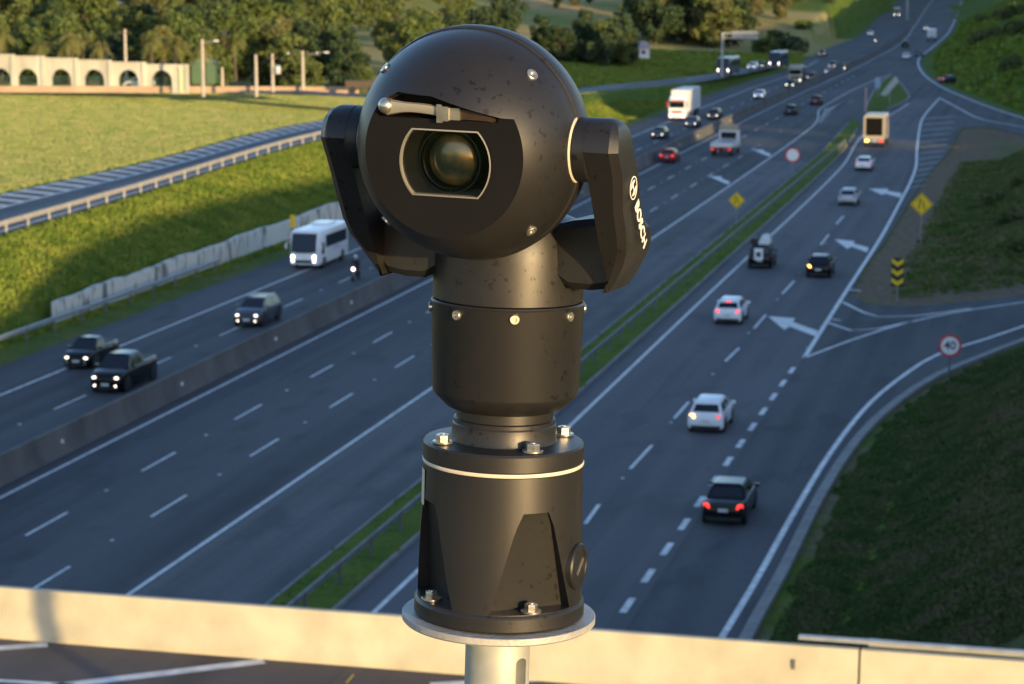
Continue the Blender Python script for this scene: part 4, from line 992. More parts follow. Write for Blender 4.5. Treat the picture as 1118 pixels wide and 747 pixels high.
l, a = put(789, 82, False, 5.5, float(rampz(415)), RH); bus('dark grey bus with a pale roof, the nearer of two on the ramp', l, a, L=10.5, w=1.25, H=3.2, col='grey', name='coach', sgn=False)
l, a = put(845, 74, False, 5.5, float(rampz(460)), RH); bus('dark blue bus with a pale roof, the farther of two on the ramp', l, a, L=10.5, w=1.25, H=3.2, col='blue', name='coach', sgn=False)

def lorry(label, loc, rz, box='box', cab='white', L=15, H=4.2, head='lamp_on', red=True, name='articulated_lorry', group=None):
    r = thing(name, label, 'truck', loc, rz, group=group); h = L/2
    MB().loft([[(-1.28, y, 1.15), (1.28, y, 1.15), (1.28, y, H), (-1.28, y, H)] for y in (-h, h-2.7)]).build('cargo_box', CP[box], r, smooth=0)
    c = MB(); c.loft([[(-1.2*k, y, .5), (1.2*k, y, .5), (1.22*k, y, zt-.15), (1.05*k, y, zt), (-1.05*k, y, zt), (-1.22*k, y, zt-.15)] for y, zt, k in ((h-2.5, 3.5, 1), (h-.9, 3.5, 1), (h-.25, 3.0, 1), (h-.05, 2.2, .98), (h, 1.4, .95))]); cb = c.build('cab', CP[cab], r, smooth=25)
    MB().box((0, h-.02, 2.25), (2.1, .12, .85), Matrix.Rotation(R(-8), 3, 'X')).build('windscreen', M['glass'], r, smooth=0)
    if red: MB().box((0, h+.02, 2.82), (2.2, .3, .2)).build('sun_visor', M['dullred'], r, smooth=0)
    MB().box((0, h+.03, 1.25), (1.6, .06, .35)).build('grille', M['dullred'] if red else M['trim'], r, smooth=0)
    MB().box((0, h+.03, .62), (2.3, .14, .36)).build('bumper', CP[cab], r, smooth=0)
    MB().box((0, -.6, .95), (1.0, L-2.5, .3)).build('chassis', M['trim'], r, smooth=0)
    for sx in (-1, 1):
        MB().lathe([(0, 0), (.14, 0), (.12, .04), (0, .06)], 18, M4=Matrix.Translation((sx*.9, h+.09, .72)) @ Matrix.Rotation(R(-90), 4, 'X')).build('headlight', M[head], r)
        mm = MB(); mm.box((sx*1.42, h-.2, 2.3), (.14, .12, .7)); mm.build('mirror', M['red'] if red else M['trim'], r, smooth=0)
        for y in [-h+1.2, -h+2.4, h-1.4]+([-h+3.6, h-3.6] if L > 11 else []): wheel(sx*1.05, y, .50, .32, r)
    return r
l, a = put(739, 132, False, 7.0); lorry('large white lorry with red trim above its windscreen and a white cargo box', l, a, L=14)
l, a = put(868, 92, False, 4.0); lorry('pale yellow dump truck with a light roof among the far oncoming cars', l, a, box='grey', cab='cream', L=8, H=3.0, red=False, name='dump_truck')
l, a = put(979, 18, False, 4.0, rz=R(-10)); lorry('distant cream truck with bright headlights beneath the overhead gantry', l, a, cab='cream', L=10, H=3.6, red=False, head='lamp_hot', name='truck')
l, a = put(1017, 45, True, 3.0, rz=R(-11)); v = lorry('distant white van driving away on the far right-hand carriageway', l, a, L=7, H=3.2, red=False, head='lamp_off', name='delivery_van')

# motorcycles and riders
def motorcycle(label, loc, rz):
    r = thing('motorcycle', label, 'motorcycle', loc, rz)
    for y in (-.68, .70):
        o = MB().lathe([(.22, -.05), (.29, -.05), (.31, 0), (.29, .05), (.22, .05)], 24, M4=Matrix.Rotation(R(90), 4, 'Y')).build('wheel', M['tyre'], r, (0, y, .31))
        b = MB(); b.lathe([(0, -.02), (.22, -.02), (.22, .02), (0, .02)], 16, M4=Matrix.Rotation(R(90), 4, 'Y')); b.build('rim', M['rim'], o)
    f = MB(); f.tube([(0, .52, .95), (0, .0, .62), (0, -.62, .34)], .045, 8); f.tube([(0, .0, .62), (0, .18, .38), (0, -.2, .34)], .07, 8); f.box((0, .05, .46), (.26, .42, .30)); f.build('frame', M['trim'], r)
    fk = MB()
    for sx in (-1, 1): fk.tube([(sx*.07, .72, .31), (sx*.07, .5, 1.0)], .025, 8)
    fk.build('fork', M['rim'], r)
    t = MB(); t.loft([[(-w_, y, z-.08), (w_, y, z-.08), (w_*.8, y, z+.08), (-w_*.8, y, z+.08)] for y, w_, z in ((.42, .08, .90), (.3, .15, .93), (.0, .15, .88), (-.1, .1, .82))]); t.build('fuel_tank', CP['red'], r, smooth=40)
    s_ = MB(); s_.loft([[(-w_, y, z-.05), (w_, y, z-.05), (w_, y, z+.05), (-w_, y, z+.05)] for y, w_, z in ((-.05, .12, .80), (-.4, .14, .80), (-.85, .09, .90))]); s_.build('seat', M['trim'], r, smooth=30)
    hb = MB(); hb.tube([(-.36, .32, 1.06), (-.15, .47, 1.02), (.15, .47, 1.02), (.36, .32, 1.06)], .018, 8); hb.build('handlebar', M['trim'], r)
    MB().lathe([(0, 0), (.10, 0), (.10, .04), (0, .06)], 18, M4=Matrix.Translation((0, .60, .86)) @ Matrix.Rotation(R(-90), 4, 'X')).build('headlight', M['lamp_hot'], r)
    MB().tube([(.14, .2, .3), (.15, -.3, .3), (.16, -.8, .42)], [.03, .04, .05], 10).build('exhaust', M['rim'], r)
    return r
M['jacket'] = mat('rider_clothes', (.03, .032, .04), .8, var=.3, scale=9); M['helmet'] = mat('helmet', (.8, .8, .8), .2, coat=.5); M['skin'] = mat('skin', (.35, .2, .14), .6)
def rider(label, loc, rz):
    J = dict(pel=(0, -.28, .92), ches=(0, -.12, 1.25), neck=(0, -.02, 1.46), head=(0, .02, 1.60), shl=(-.19, -.06, 1.38), shr=(.19, -.06, 1.38), ell=(-.33, .10, 1.14), elr=(.33, .10, 1.14), hal=(-.33, .33, 1.08), har=(.33, .33, 1.08), hil=(-.11, -.27, .88), hir=(.11, -.27, .88), knl=(-.20, .16, .78), knr=(.20, .16, .78), anl=(-.17, -.08, .38), anr=(.17, -.08, .38), tol=(-.18, .10, .33), tor=(.18, .10, .33))
    rad = dict(pel=.16, ches=.17, neck=.07, head=.10, shl=.085, shr=.085, ell=.055, elr=.055, hal=.042, har=.042, hil=.10, hir=.10, knl=.075, knr=.075, anl=.05, anr=.05, tol=.045, tor=.045)
    E2 = [('pel', 'ches'), ('ches', 'neck'), ('neck', 'head'), ('ches', 'shl'), ('ches', 'shr'), ('shl', 'ell'), ('shr', 'elr'), ('ell', 'hal'), ('elr', 'har'), ('pel', 'hil'), ('pel', 'hir'), ('hil', 'knl'), ('hir', 'knr'), ('knl', 'anl'), ('knr', 'anr'), ('anl', 'tol'), ('anr', 'tor')]
    ks = list(J); me = bpy.data.meshes.new('person'); me.from_pydata([J[k] for k in ks], [(ks.index(a), ks.index(b)) for a, b in E2], [])
    o = bpy.data.objects.new('person', me); COL.objects.link(o); md = o.modifiers.new('s', 'SKIN'); o.modifiers.new('u', 'SUBSURF').levels = 1
    for k, sv in zip(ks, me.skin_vertices[0].data): sv.radius = (rad[k], rad[k]); sv.use_root = k == 'pel'
    bpy.context.view_layer.update(); m2 = bpy.data.meshes.new_from_object(o.evaluated_get(bpy.context.evaluated_depsgraph_get()))
    o.modifiers.clear(); o.data = m2; m2.materials.clear(); m2.materials.append(M['jacket']); smoothen(m2, 60)
    o.location = loc; o.rotation_euler = (0, 0, rz); tag(o, label, 'person')
    hm = MB(); hm.lathe([(.135*math.cos(R(t)), .15*math.sin(R(t))) for t in range(-60, 91, 10)], 24); hm.build('helmet', M['helmet'], o, (0, .03, 1.64))
    vs = MB(); vs.loft([[(.10*math.sin(R(t))*1.40, .10*math.cos(R(t))*1.42, z) for t in range(-55, 56, 11)] for z in (-.05, .05)], caps=False, close=False); vs.build('visor', M['glass'], o, (0, .03, 1.63), smooth=0)
    return o
l, a = put(384, 308, False, 1.0); motorcycle('red-tanked motorcycle with its headlight lit beside the white minibus', l, a); rider('person in dark clothes and white helmet riding the motorcycle beside the minibus', l, a)
l, a = put(955.5, 48, False, 1.0); motorcycle('tiny distant motorcycle with one headlight near the overhead gantry', l, a); rider('distant motorcycle rider in dark clothes near the overhead gantry', l, a)

# ---------------------------------------------------------------- signs
def face_cam(p): return math.atan2(p.x, p.y)*-1.0
def sign_root(name, label, px, py, z=None, cat='sign', tw=0):
    p = G(px, py, 0)
    for _ in range(8): p = G(px, py, tz(p.x, p.y)+.03 if z is None else z)
    return thing(name, label, cat, p, HEAD*.6+R(tw))
def lathe_y(mb, prof, c, n=40): return mb.lathe(prof, n, M4=Matrix.Translation(c) @ Matrix.Rotation(R(90), 4, 'X'))
def round_sign(root, zc, r, num=None, post=None):
    MB().tube([(0, .06, -.4), (0, .06, zc+r*.7)], .05, 12).build('post', post or M['post'], root)
    o = lathe_y(MB(), [(0, -.01), (r, -.01), (r, .012), (0, .012)], (0, 0, zc)).build('sign_plate', M['red'], root)
    lathe_y(MB(), [(0, 0), (r*.80, 0), (r*.80, .004), (0, .004)], (0, -.0125, zc)).build('sign_face', M['signwhite'], o)
    if num:
        mw = Matrix.Translation((0, -.021, zc-.0*r)) @ Matrix.Rotation(R(90), 4, 'X')
        text_mesh('number', num, r*1.05, M['black'], o, mw, .002, 'CENTER')
r_ = sign_root('speed_limit_sign', 'round red and white speed limit sign reading 40 at the foot of the dark bank', 1036, 417, tw=2); round_sign(r_, 1.95, .60, '40')
r_ = sign_root('speed_limit_sign', 'round red and white sign on the grass median beyond the yellow diamond sign', 865, 190, .12); round_sign(r_, 2.0, .78, None, M['signback'])
def diamond(root, zc, s, post=None):
    MB().tube([(0, .06, -.4), (0, .06, zc+s*.5)], .045, 12).build('post', post or M['signback'], root)
    q = s*.98; d = MB(); d.loft([[(0, y, zc-q), (q, y, zc), (0, y, zc+q), (-q, y, zc)] for y in (-.012, .012)]); o = d.build('sign_plate', M['yellow'], root, smooth=0)
    b = MB(); e = q*.90; e2 = q*.85
    for k in range(4):
        c = [(0, -1), (1, 0), (0, 1), (-1, 0)]; a0, a1 = c[k], c[(k+1) % 4]
        b.loft([[(a0[0]*e, y, zc+a0[1]*e), (a1[0]*e, y, zc+a1[1]*e), (a1[0]*e2, y, zc+a1[1]*e2), (a0[0]*e2, y, zc+a0[1]*e2)] for y in (-.017, -.013)])
    b.build('border', M['black'], o, smooth=0)
    g = MB(); g.box((-.17*s, -.0145, zc-.02), (.09*s, .006, .80*s), Matrix.Rotation(R(9), 3, 'Y')); g.box((.17*s, -.0145, zc-.06), (.09*s, .006, .70*s), Matrix.Rotation(R(-11), 3, 'Y'))
    g.loft([[(-.22*s, y, zc+.30*s), (0.0, y, zc+.30*s), (-.09*s, y, zc+.58*s)] for y in (-.018, -.0135)])
    g.build('merge_symbol', M['black'], o, smooth=0)
r_ = sign_root('warning_sign', 'yellow diamond merge sign standing on the grass median', 804, 243, .12); diamond(r_, 1.9, .74)
r_ = sign_root('warning_sign', 'yellow diamond merge sign on the right verge above the chevron sign', 1005, 268); diamond(r_, 3.25, .92)
r_ = sign_root('chevron_sign', 'tall black and yellow stacked chevron sign at the nose of the exit', 979, 330, tw=-4)
MB().tube([(0, .06, -.4), (0, .06, 3.0)], .045, 12).build('post', M['signback'], r_)
for k in range(3):
    zc = 1.35+k*.64; o = MB().box((0, 0, zc), (.80, .024, .63)).build('chevron_panel', M['black'], r_, smooth=0)
    v = MB()
    for sx in (-1, 1): v.loft([[(0, y, zc-.28), (sx*.38, y, zc-.02), (sx*.38, y, zc+.28), (0, y, zc+.02)] for y in (-.018, -.013)])
    v.build('chevron', M['yellow'], o, smooth=0)
# post and pale sign in the far island
r_ = sign_root('marker_post', 'short pale red-tinted post at the tip of the median behind the box truck', 945, 122, .1, 'post'); MB().tube([(0, 0, -.2), (0, 0, 3.6)], .14, 12).build('post', mat('pale_post', (.55, .35, .3), .7), r_)
r_ = sign_root('direction_sign', 'pale slanted direction sign on the small grass island', 971, 112, .1, tw=-20)
MB().tube([(0, .1, -.2), (0, .1, 3.2)], .08, 10).build('post', M['signback'], r_)
b = MB(); b.loft([[(-1.6, y, 1.2), (-.6, y, 1.0), (1.5, y, 3.4), (.9, y, 4.2)] for y in (-.03, .03)]); b.build('sign_plate', CP['silver'], r_, smooth=0)
b = MB(); r2 = sign_root('direction_sign', 'small pale blue board left on the grass island beside the slanted sign', 958, 106, .1, tw=-10)
MB().tube([(0, .1, -.2), (0, .1, 2.2)], .07, 10).build('post', M['signback'], r2); MB().box((0, 0, 2.4), (.9, .06, 1.7)).build('sign_plate', mat('pale_blue', (.3, .4, .55), .6), r2, smooth=0)
# gantries
def gantry(label, px, Y, z0, H, span, rz=0, both=False, th=.22, brd=None):
    p = Vector((at(px, Y), Y, z0)); r = thing('sign_gantry', label, 'gantry', p, rz)
    MB().tube([(0, 0, -.3), (0, 0, H)], th, 12).build('leg', M['galv'], r)
    if both: MB().tube([(span, 0, -.3), (span, 0, H)], th, 12).build('leg', M['galv'], r)
    b = MB(); b.box((span/2, 0, H), (span, .3, .25)); b.box((span/2, 0, H-.9), (span, .2, .2))
    for k in range(int(span/1.2)): b.box((k*1.2+.6, 0, H-.45), (.08, .08, .95), Matrix.Rotation(R(35 if k % 2 else -35), 3, 'Y'))
    b.build('beam', M['galv'], r, smooth=0)
    if brd: MB().box((brd[0], .25, H-.4), (brd[1], .1, brd[2])).build('sign_board_back', M['signback'], r, smooth=0)
gantry('cantilever sign gantry standing behind the first bus on the grass beside the ramp', 788, 420, 2.2, 7.6, 6.6, R(-13), brd=(4.0, 4.6, 1.5))
gantry('tall overhead sign gantry spanning the far oncoming carriageway near the top of the picture', 934, 905, 0.5, 10.5, 19.5, R(-6), True, .55, (15.5, 6.0, 2.6))

# ---------------------------------------------------------------- arcade, poles, house, things by the field
M['arcade'] = mat('arcade_plaster', (.62, .58, .47), .85, var=.35, scale=.5, stretch=(1, 1, .3))
zA = 6.05
pA = G(-14, 95, zA); pB = G(206, 98, zA); pA.z = pB.z = 0; AD = (pB-pA); AL = AD.length; AD.normalize(); AN = Vector((AD.y, -AD.x, 0))
arc = thing('arcade_wall', 'long cream wall pierced by a row of round arches at the far edge of the field', 'wall', pA+Vector((0, 0, zA)))
cs = [(cx+14)/220*AL for cx in (2, 32, 69, 105, 142, 178)]; gap_ = cs[2]-cs[1]; edges = [0]+[(cs[i]+cs[i+1])/2 for i in range(5)]+[AL]
def aw(u, n_, z): return AD*u+AN*n_+Vector((0, 0, z))
for i, c in enumerate(cs):
    x0, x1 = edges[i], edges[i+1]; a = 1.42; hs = 1.05; H = 4.25-1.3*((x0+x1)/2/AL); b = MB()
    T = [(x0, H), (x1, H-(1.3*(x1-x0)/AL))]
    for t0 in range(12):
        a0, a1 = PI-PI*t0/12, PI-PI*(t0+1)/12
        pts = [(c+a*math.cos(a0), hs+a*math.sin(a0)), (c+a*math.cos(a1), hs+a*math.sin(a1))]
        f0, f1 = t0/12, (t0+1)/12; top = [(x0+(x1-x0)*f0, H), (x0+(x1-x0)*f1, H)]
        b.loft([[aw(*(pts[0][0], n_, pts[0][1])), aw(pts[1][0], n_, pts[1][1]), aw(top[1][0], n_, top[1][1]), aw(top[0][0], n_, top[0][1])] for n_ in (-.25, .25)])
    for xa, xb in ((x0, c-a), (c+a, x1)):
        if xb > xa+.02: b.loft([[aw(xa, n_, -.5), aw(xb, n_, -.5), aw(c-a if xa == x0 else c+a, n_, hs), aw(x0 if xa == x0 else x0, n_, hs)] if False else [aw(xa, n_, -.5), aw(xb, n_, -.5), aw(xb, n_, hs), aw(xa, n_, hs)] for n_ in (-.25, .25)])
        xo = x0 if xa == x0 else x1; xi = c-a if xa == x0 else c+a
        b.loft([[aw(xi, n_, hs), aw(xo, n_, hs), aw(xo, n_, H), aw(xo+(1 if xa == x0 else -1)*.01, n_, H)] for n_ in (-.249, .249)])
    b.build('arch_bay', M['arcade'], arc, smooth=0)
    MB().box(aw(x1-.05, .34, H/2), (.5, .3, H+.3), Matrix.Rotation(math.atan2(AD.y, AD.x), 3, 'Z')).build('pilaster', M['arcade'], arc, smooth=0)
    MB().box(aw((x0+x1)/2, .1, H+.08), (x1-x0, .75, .16), Matrix.Rotation(math.atan2(AD.y, AD.x), 3, 'Z')).build('coping', M['arcade'], arc, smooth=0)
    # railing inside the arch
    g = MB()
    for k in range(9): g.box(aw(c-a+(k+.5)*2*a/9, 0, .75), (.06, .06, 1.5))
    g.box(aw(c, 0, 1.45), (2*a, .06, .08), Matrix.Rotation(math.atan2(AD.y, AD.x), 3, 'Z')); g.build('railing', mat('green_railing', (.04, .09, .05), .6) if i == 0 else bpy.data.materials['green_railing'], arc, smooth=0)
# pale gate post and green shed at its right end
r_ = thing('gate_pillar', 'pale green pillar at the right end of the arcade wall', 'pillar', Vector((at(200, 300), 300, zA)))
MB().box((0, 0, 1.2), (.7, .7, 3.0)).build('shaft', mat('pale_green', (.42, .48, .30), .8), r_, smooth=0); MB().box((0, 0, 2.78), (.9, .9, .16)).build('cap', M['arcade'], r_, smooth=0)
r_ = thing('shed', 'green corrugated shed half hidden by a palm right of the arcade wall', 'shed', Vector((at(225, 318), 318, zA)))
MB().box((0, 0, 1.3), (3.2, 3, 2.8)).build('wall', mat('green_metal', (.07, .13, .07), .6), r_, smooth=0)
b = MB(); b.loft([[(-1.8, y, 2.7), (1.8, y, 2.7), (0, y, 3.5)] for y in (-1.7, 1.7)]); b.build('roof', mat('green_roof', (.10, .15, .09), .6), r_, smooth=0)
# low kerb wall along the far edge of the field
lw = MB(); a_, b_ = G(-40, 97.5, 6.0), G(392, 98.5, 6.0); lw.loft([[p+Vector((0, -.15, -.4)), p+Vector((0, -.15, .45)), p+Vector((0, .15, .45)), p+Vector((0, .15, -.4))] for p in (a_, b_)])
tag(lw.build('low_wall', mat('orange_plaster', (.50, .34, .22), .85, var=.3, scale=.3), smooth=0), 'low orange-tinted wall along the far edge of the field', 'wall')
M['bwall'] = mat('white_building', (.72, .70, .66), .8, var=.1, scale=.3)
def utility_pole(label, px, ytop, ybase, cross=0, trafo=False, lampa=0, Y=None):
    p = G(px, ybase, 6.0); H = (ybase-ytop)*p.y/FPX*1.02
    r = thing('utility_pole', label, 'pole', p, 0, 'poles along the far edge of the field')
    MB().tube([(0, 0, -.3), (0, 0, H)], [.24, .17], 12).build('shaft', M['pole_concrete'], r)
    if cross: MB().box((0, -.1, H-.5), (cross, .12, .14)).build('crossarm', M['bark'], r, smooth=0)
    if cross > 3:
        for sx in (-1, 1): MB().tube([(sx*cross*.4, -.1, H-.45), (sx*cross*.4, -.1, H-.1)], .05, 8).build('insulator', M['signwhite'], r)
    if trafo: MB().lathe([(0, 0), (.42, 0), (.45, .1), (.45, .9), (.38, 1.0), (0, 1.05)], 20, M4=Matrix.Translation((.65, -.2, H*.48))).build('transformer', CP['silver'], r)
    if lampa:
        MB().tube([(0, 0, H-.6), (lampa*.6, 0, H-.25), (lampa, 0, H-.15)], .05, 8).build('lamp_arm', M['galv'], r)
        MB().box((lampa*1.1, 0, H-.18), (.6, .25, .14)).build('lamp_head', M['signwhite'], r, smooth=0)
    return r
utility_pole('tall pale pole with a small crossarm standing behind the parked white car', 138, 34, 96, 1.6)
utility_pole('tall pole with a lamp arm just right of the gate pillar', 222, 45, 103, 0, False, 1.6)
utility_pole('plain pole without crossarm, leftmost of the three poles right of the single palm', 280, 61, 103)
utility_pole('pole carrying a round white transformer between two other poles', 298, 60, 101, 1.3, True)
utility_pole('pole with a wide crossarm and a lamp, rightmost at the far edge of the field', 331, 57, 99, 4.6, False, 2.8)
utility_pole('short slim post between the green shed and the single palm', 243, 74, 97)
wires = MB()
P5 = [G(x, yb, 6.0)+Vector((0, 0, (yb-yt)*G(x, yb, 6).y/FPX)) for x, yt, yb in ((280, 61, 103), (298, 60, 101), (331, 57, 99))]
for i in range(2):
    a_, b_ = P5[i], P5[i+1]; wires.tube([a_.lerp(b_, t)-Vector((0, 0, 1.2*4*t*(1-t)*.5+.4)) for t in np.linspace(0, 1, 9)], .02, 5)
tag(wires.build('overhead_wire', M['trim']), 'thin drooping black wires strung between the poles by the field', 'wire')
car('hatch', 'white', 'parked white car in front of the arcade wall arches', G(152, 96.5, 6.0)+Vector((0, 0, .0)), R(85), group=None)
# brown cart at the corner
r_ = thing('cart', 'dark brown trailer standing at the right end of the far field road', 'trailer', G(396, 101, 5.9))
MB().box((0, 0, 1.05), (4.2, 2, .9)).build('body', M['bark'], r_, smooth=0)
for x in (-1.2, 1.2): MB().lathe([(0, -.12), (.4, -.12), (.42, 0), (.4, .12), (0, .12)], 16, M4=Matrix.Translation((x, -.95, .4)) @ Matrix.Rotation(R(90), 4, 'X')).build('wheel', M['tyre'], r_)
# field road, lit, right of the poles
fr = MB(); a_ = [G(260, 101, 6.0), G(330, 101, 6.0), G(420, 107, 6.0), G(560, 120, 5.6)]; sec = [(p+Vector((0, -3, .06)), p+Vector((0, 3.2, .06))) for p in a_]
fr.loft([list(s) for s in sec], caps=False, close=False); struct(fr.build('field_road', M['asphalt_shoulder'], smooth=0))
# farm house beyond the ramp
hx = at(692, 520); r_ = thing('farm_house', 'small house with a pale tiled roof half hidden among dark trees', 'house', Vector((hx, 520, tz(hx, 520)+.2)), R(25))
r_.scale = (.7, .7, .7); MB().box((0, 0, 1.2), (8, 6, 3.4)).build('wall', M['bwall'], r_, smooth=0)
b = MB(); b.loft([[(x, -3.6, 2.8), (x, 3.6, 2.8), (x, 0, 5.0)] for x in (-4.6, 4.6)]); b.build('roof', mat('roof_tiles', (.42, .33, .30), .85, var=.4, scale=1), r_, smooth=0)
for x in (-2.2, 1.8): MB().box((x, -3.03, 1.6), (1.1, .06, 1.1)).build('window', M['glass'], r_, smooth=0)
MB().box((-.2, -3.03, 1.1), (.9, .06, 2.1)).build('door', M['bark'], r_, smooth=0)
# distant buildings at the top edge
def shed_far(label, px0, px1, Y, ztop, h, wallm, roofm, pillars=0, name='warehouse'):
    x0, x1 = at(px0, Y), at(px1, Y); W = x1-x0; zg = tz((x0+x1)/2, Y); r = thing(name, label, 'building', Vector(((x0+x1)/2, Y, zg)))
    H = ztop-zg
    if pillars:
        for k in range(pillars): MB().box((-W/2+W*(k+.15)/(pillars-.7), 0, H/2-.5), (1., 1., H)).build('pillar', wallm, r, smooth=0)
        MB().box((0, 9, H/2), (W*.96, .6, H*.9)).build('wall', M['bark'], r, smooth=0)
    else:
        MB().box((0, 6, H/2-1), (W, 12, H+2)).build('wall', wallm, r, smooth=0)
        for k in range(max(3, int(W/6))): MB().box((-W/2+W*(k+.5)/max(3, int(W/6)), -.04, H*.5), (1.8, .1, 1.6)).build('window', M['glass'], r, smooth=0)
    b = MB(); b.loft([[(-W/2-1, -2, H), (W/2+1, -2, H), (W/2+1, 14, H+3.5), (-W/2-1, 14, H+3.5)], [(-W/2-1, -2, H+.4), (W/2+1, -2, H+.4), (W/2+1, 14, H+3.9), (-W/2-1, 14, H+3.9)]]); b.build('roof', roofm, r, smooth=0)
M['blue_roof'] = mat('pale_blue_roof', (.52, .60, .74), .5, var=.08, scale=.2)
def ztop_for(py, Y): d = ray(559, py); return HC+d.z/d.y*Y
shed_far('open warehouse with a pale blue roof above the trees at the upper left', 84, 157, 560, ztop_for(5, 560), 8, M['pole_concrete'], M['blue_roof'], 4)
shed_far('bright white building on the hill above the trees, left of the camera head', 352, 404, 900, ztop_for(9, 900)-3, 8, M['bwall'], M['bwall'])
shed_far('long white building on the far hillside at the top edge right of the camera head', 645, 702, 1180, ztop_for(6, 1180)-4, 8, M['bwall'], M['bwall'])

# ---------------------------------------------------------------- trees
def leaf_mat(name, c1, c2, c3):
    m = bpy.data.materials.new(name); m.use_nodes = True; nt = m.node_tree; N = nt.nodes.new; L = nt.links.new
    b = nt.nodes['Principled BSDF']; b.inputs['Roughness'].default_value = .7; b.inputs['Specular IOR Level'].default_value = .15
    tc = N('ShaderNodeTexCoord'); n = N('ShaderNodeTexNoise'); n.inputs['Scale'].default_value = .45; n.inputs['Detail'].default_value = 4; L(tc.outputs['Object'], n.inputs[0])
    oi = N('ShaderNodeObjectInfo')
    cr = N('ShaderNodeValToRGB'); e = cr.color_ramp.elements; e[0].position = .36; e[0].color = tuple(c1)+(1,); e[1].position = .64; e[1].color = tuple(c2)+(1,); L(n.outputs[0], cr.inputs[0])
    mx = N('ShaderNodeMix'); mx.data_type = 'RGBA'; mf = N('ShaderNodeMath'); mf.operation = 'MULTIPLY'; mf.inputs[1].default_value = .75; L(oi.outputs['Random'], mf.inputs[0]); L(mf.outputs[0], mx.inputs[0])
    L(cr.outputs[0], mx.inputs[6]); mx.inputs[7].default_value = tuple(c3)+(1,); L(mx.outputs[2], b.inputs['Base Color'])
    return m
LM = dict(green=leaf_mat('leaves_green', (.035, .060, .018), (.10, .135, .034), (.12, .14, .045)), dark=leaf_mat('leaves_dark', (.020, .038, .020), (.050, .075, .030), (.05, .075, .035)), olive=leaf_mat('leaves_olive', (.065, .08, .026), (.13, .135, .045), (.13, .12, .05)), palm=leaf_mat('leaves_palm', (.09, .115, .03), (.17, .17, .05), (.19, .17, .05)))
def leaf_cloud(n, blobs, size, seed, flat=.6):
    g = np.random.default_rng(seed); ctr = []
    w = np.array([b[3]**2 for b in blobs]); w = w/w.sum()
    ch = g.choice(len(blobs), n, p=w); B = np.array(blobs)[ch]
    d = g.normal(size=(n, 3)); d /= np.linalg.norm(d, axis=1)[:, None]
    rr = g.uniform(.35, 1.0, n)**.5*(1+.12*g.normal(size=n))
    c = B[:, :3]+d*(rr*B[:, 3])[:, None]*np.array([1, 1, .78])
    u = g.normal(size=(n, 3)); nrm = d*.8+g.normal(size=(n, 3))*.8; u -= nrm*(u*nrm).sum(1)[:, None]/(nrm**2).sum(1)[:, None]; u /= np.linalg.norm(u, axis=1)[:, None]; v = np.cross(nrm, u); v /= np.linalg.norm(v, axis=1)[:, None]
    s = size*g.uniform(.6, 1.5, n)[:, None]
    V = np.stack([c-u*s-v*s*.6, c+u*s-v*s*.5, c+u*s*.9+v*s*.7, c-u*s*.8+v*s*.6], 1).reshape(-1, 3)
    return V, np.arange(n*4).reshape(-1, 4)
def make_tree(kind, seed, H=12., n=2600):
    g = random.Random(seed); root = thing('broadleaf_tree', 'tree', 'tree', (0, 0, 0))
    tr = MB(); pts = [(0, 0, -.6), (g.uniform(-.2, .2), g.uniform(-.2, .2), H*.25), (g.uniform(-.5, .5), g.uniform(-.5, .5), H*.6)]; tr.tube(pts, [H*.026, H*.02, H*.010], 8)
    blobs = [(g.uniform(-.12, .12)*H, g.uniform(-.12, .12)*H, H*z0, H*.15) for z0 in (.14, .2)]
    for k in range(17):
        a = g.uniform(0, 2*PI); rad = g.uniform(.05, .36)*H; z = g.uniform(.24, .90)*H; rad *= 1.2-abs(z/H-.45)*1.5
        r = g.uniform(.065, .17)*H; blobs.append((math.cos(a)*rad, math.sin(a)*rad, z, r)); 
        if k < 7: tr.tube([(pts[1][0], pts[1][1], H*g.uniform(.22, .4)), (math.cos(a)*rad*.9, math.sin(a)*rad*.9, z)], [H*.010, H*.004], 6)
    tr.build('trunk', M['bark'], root)
    V, F = leaf_cloud(n, blobs, H*.022, seed); cr = np_mesh('crown', V, F, LM[kind], root); return root
def make_bush(kind, seed, n=700, name='bush', label='bush'):
    g = random.Random(seed); blobs = [(g.uniform(-.8, .8), g.uniform(-.8, .8), g.uniform(.3, .8), g.uniform(.4, .7)) for _ in range(6)]
    root = thing(name, label, 'shrub', (0, 0, 0)); V, F = leaf_cloud(n, blobs, .09, seed); np_mesh('foliage', V, F, LM[kind], root)
    b = MB(); b.tube([(0, 0, -.3), (.1, 0, .5)], [.06, .03], 6); b.build('stem', M['bark'], root); return root
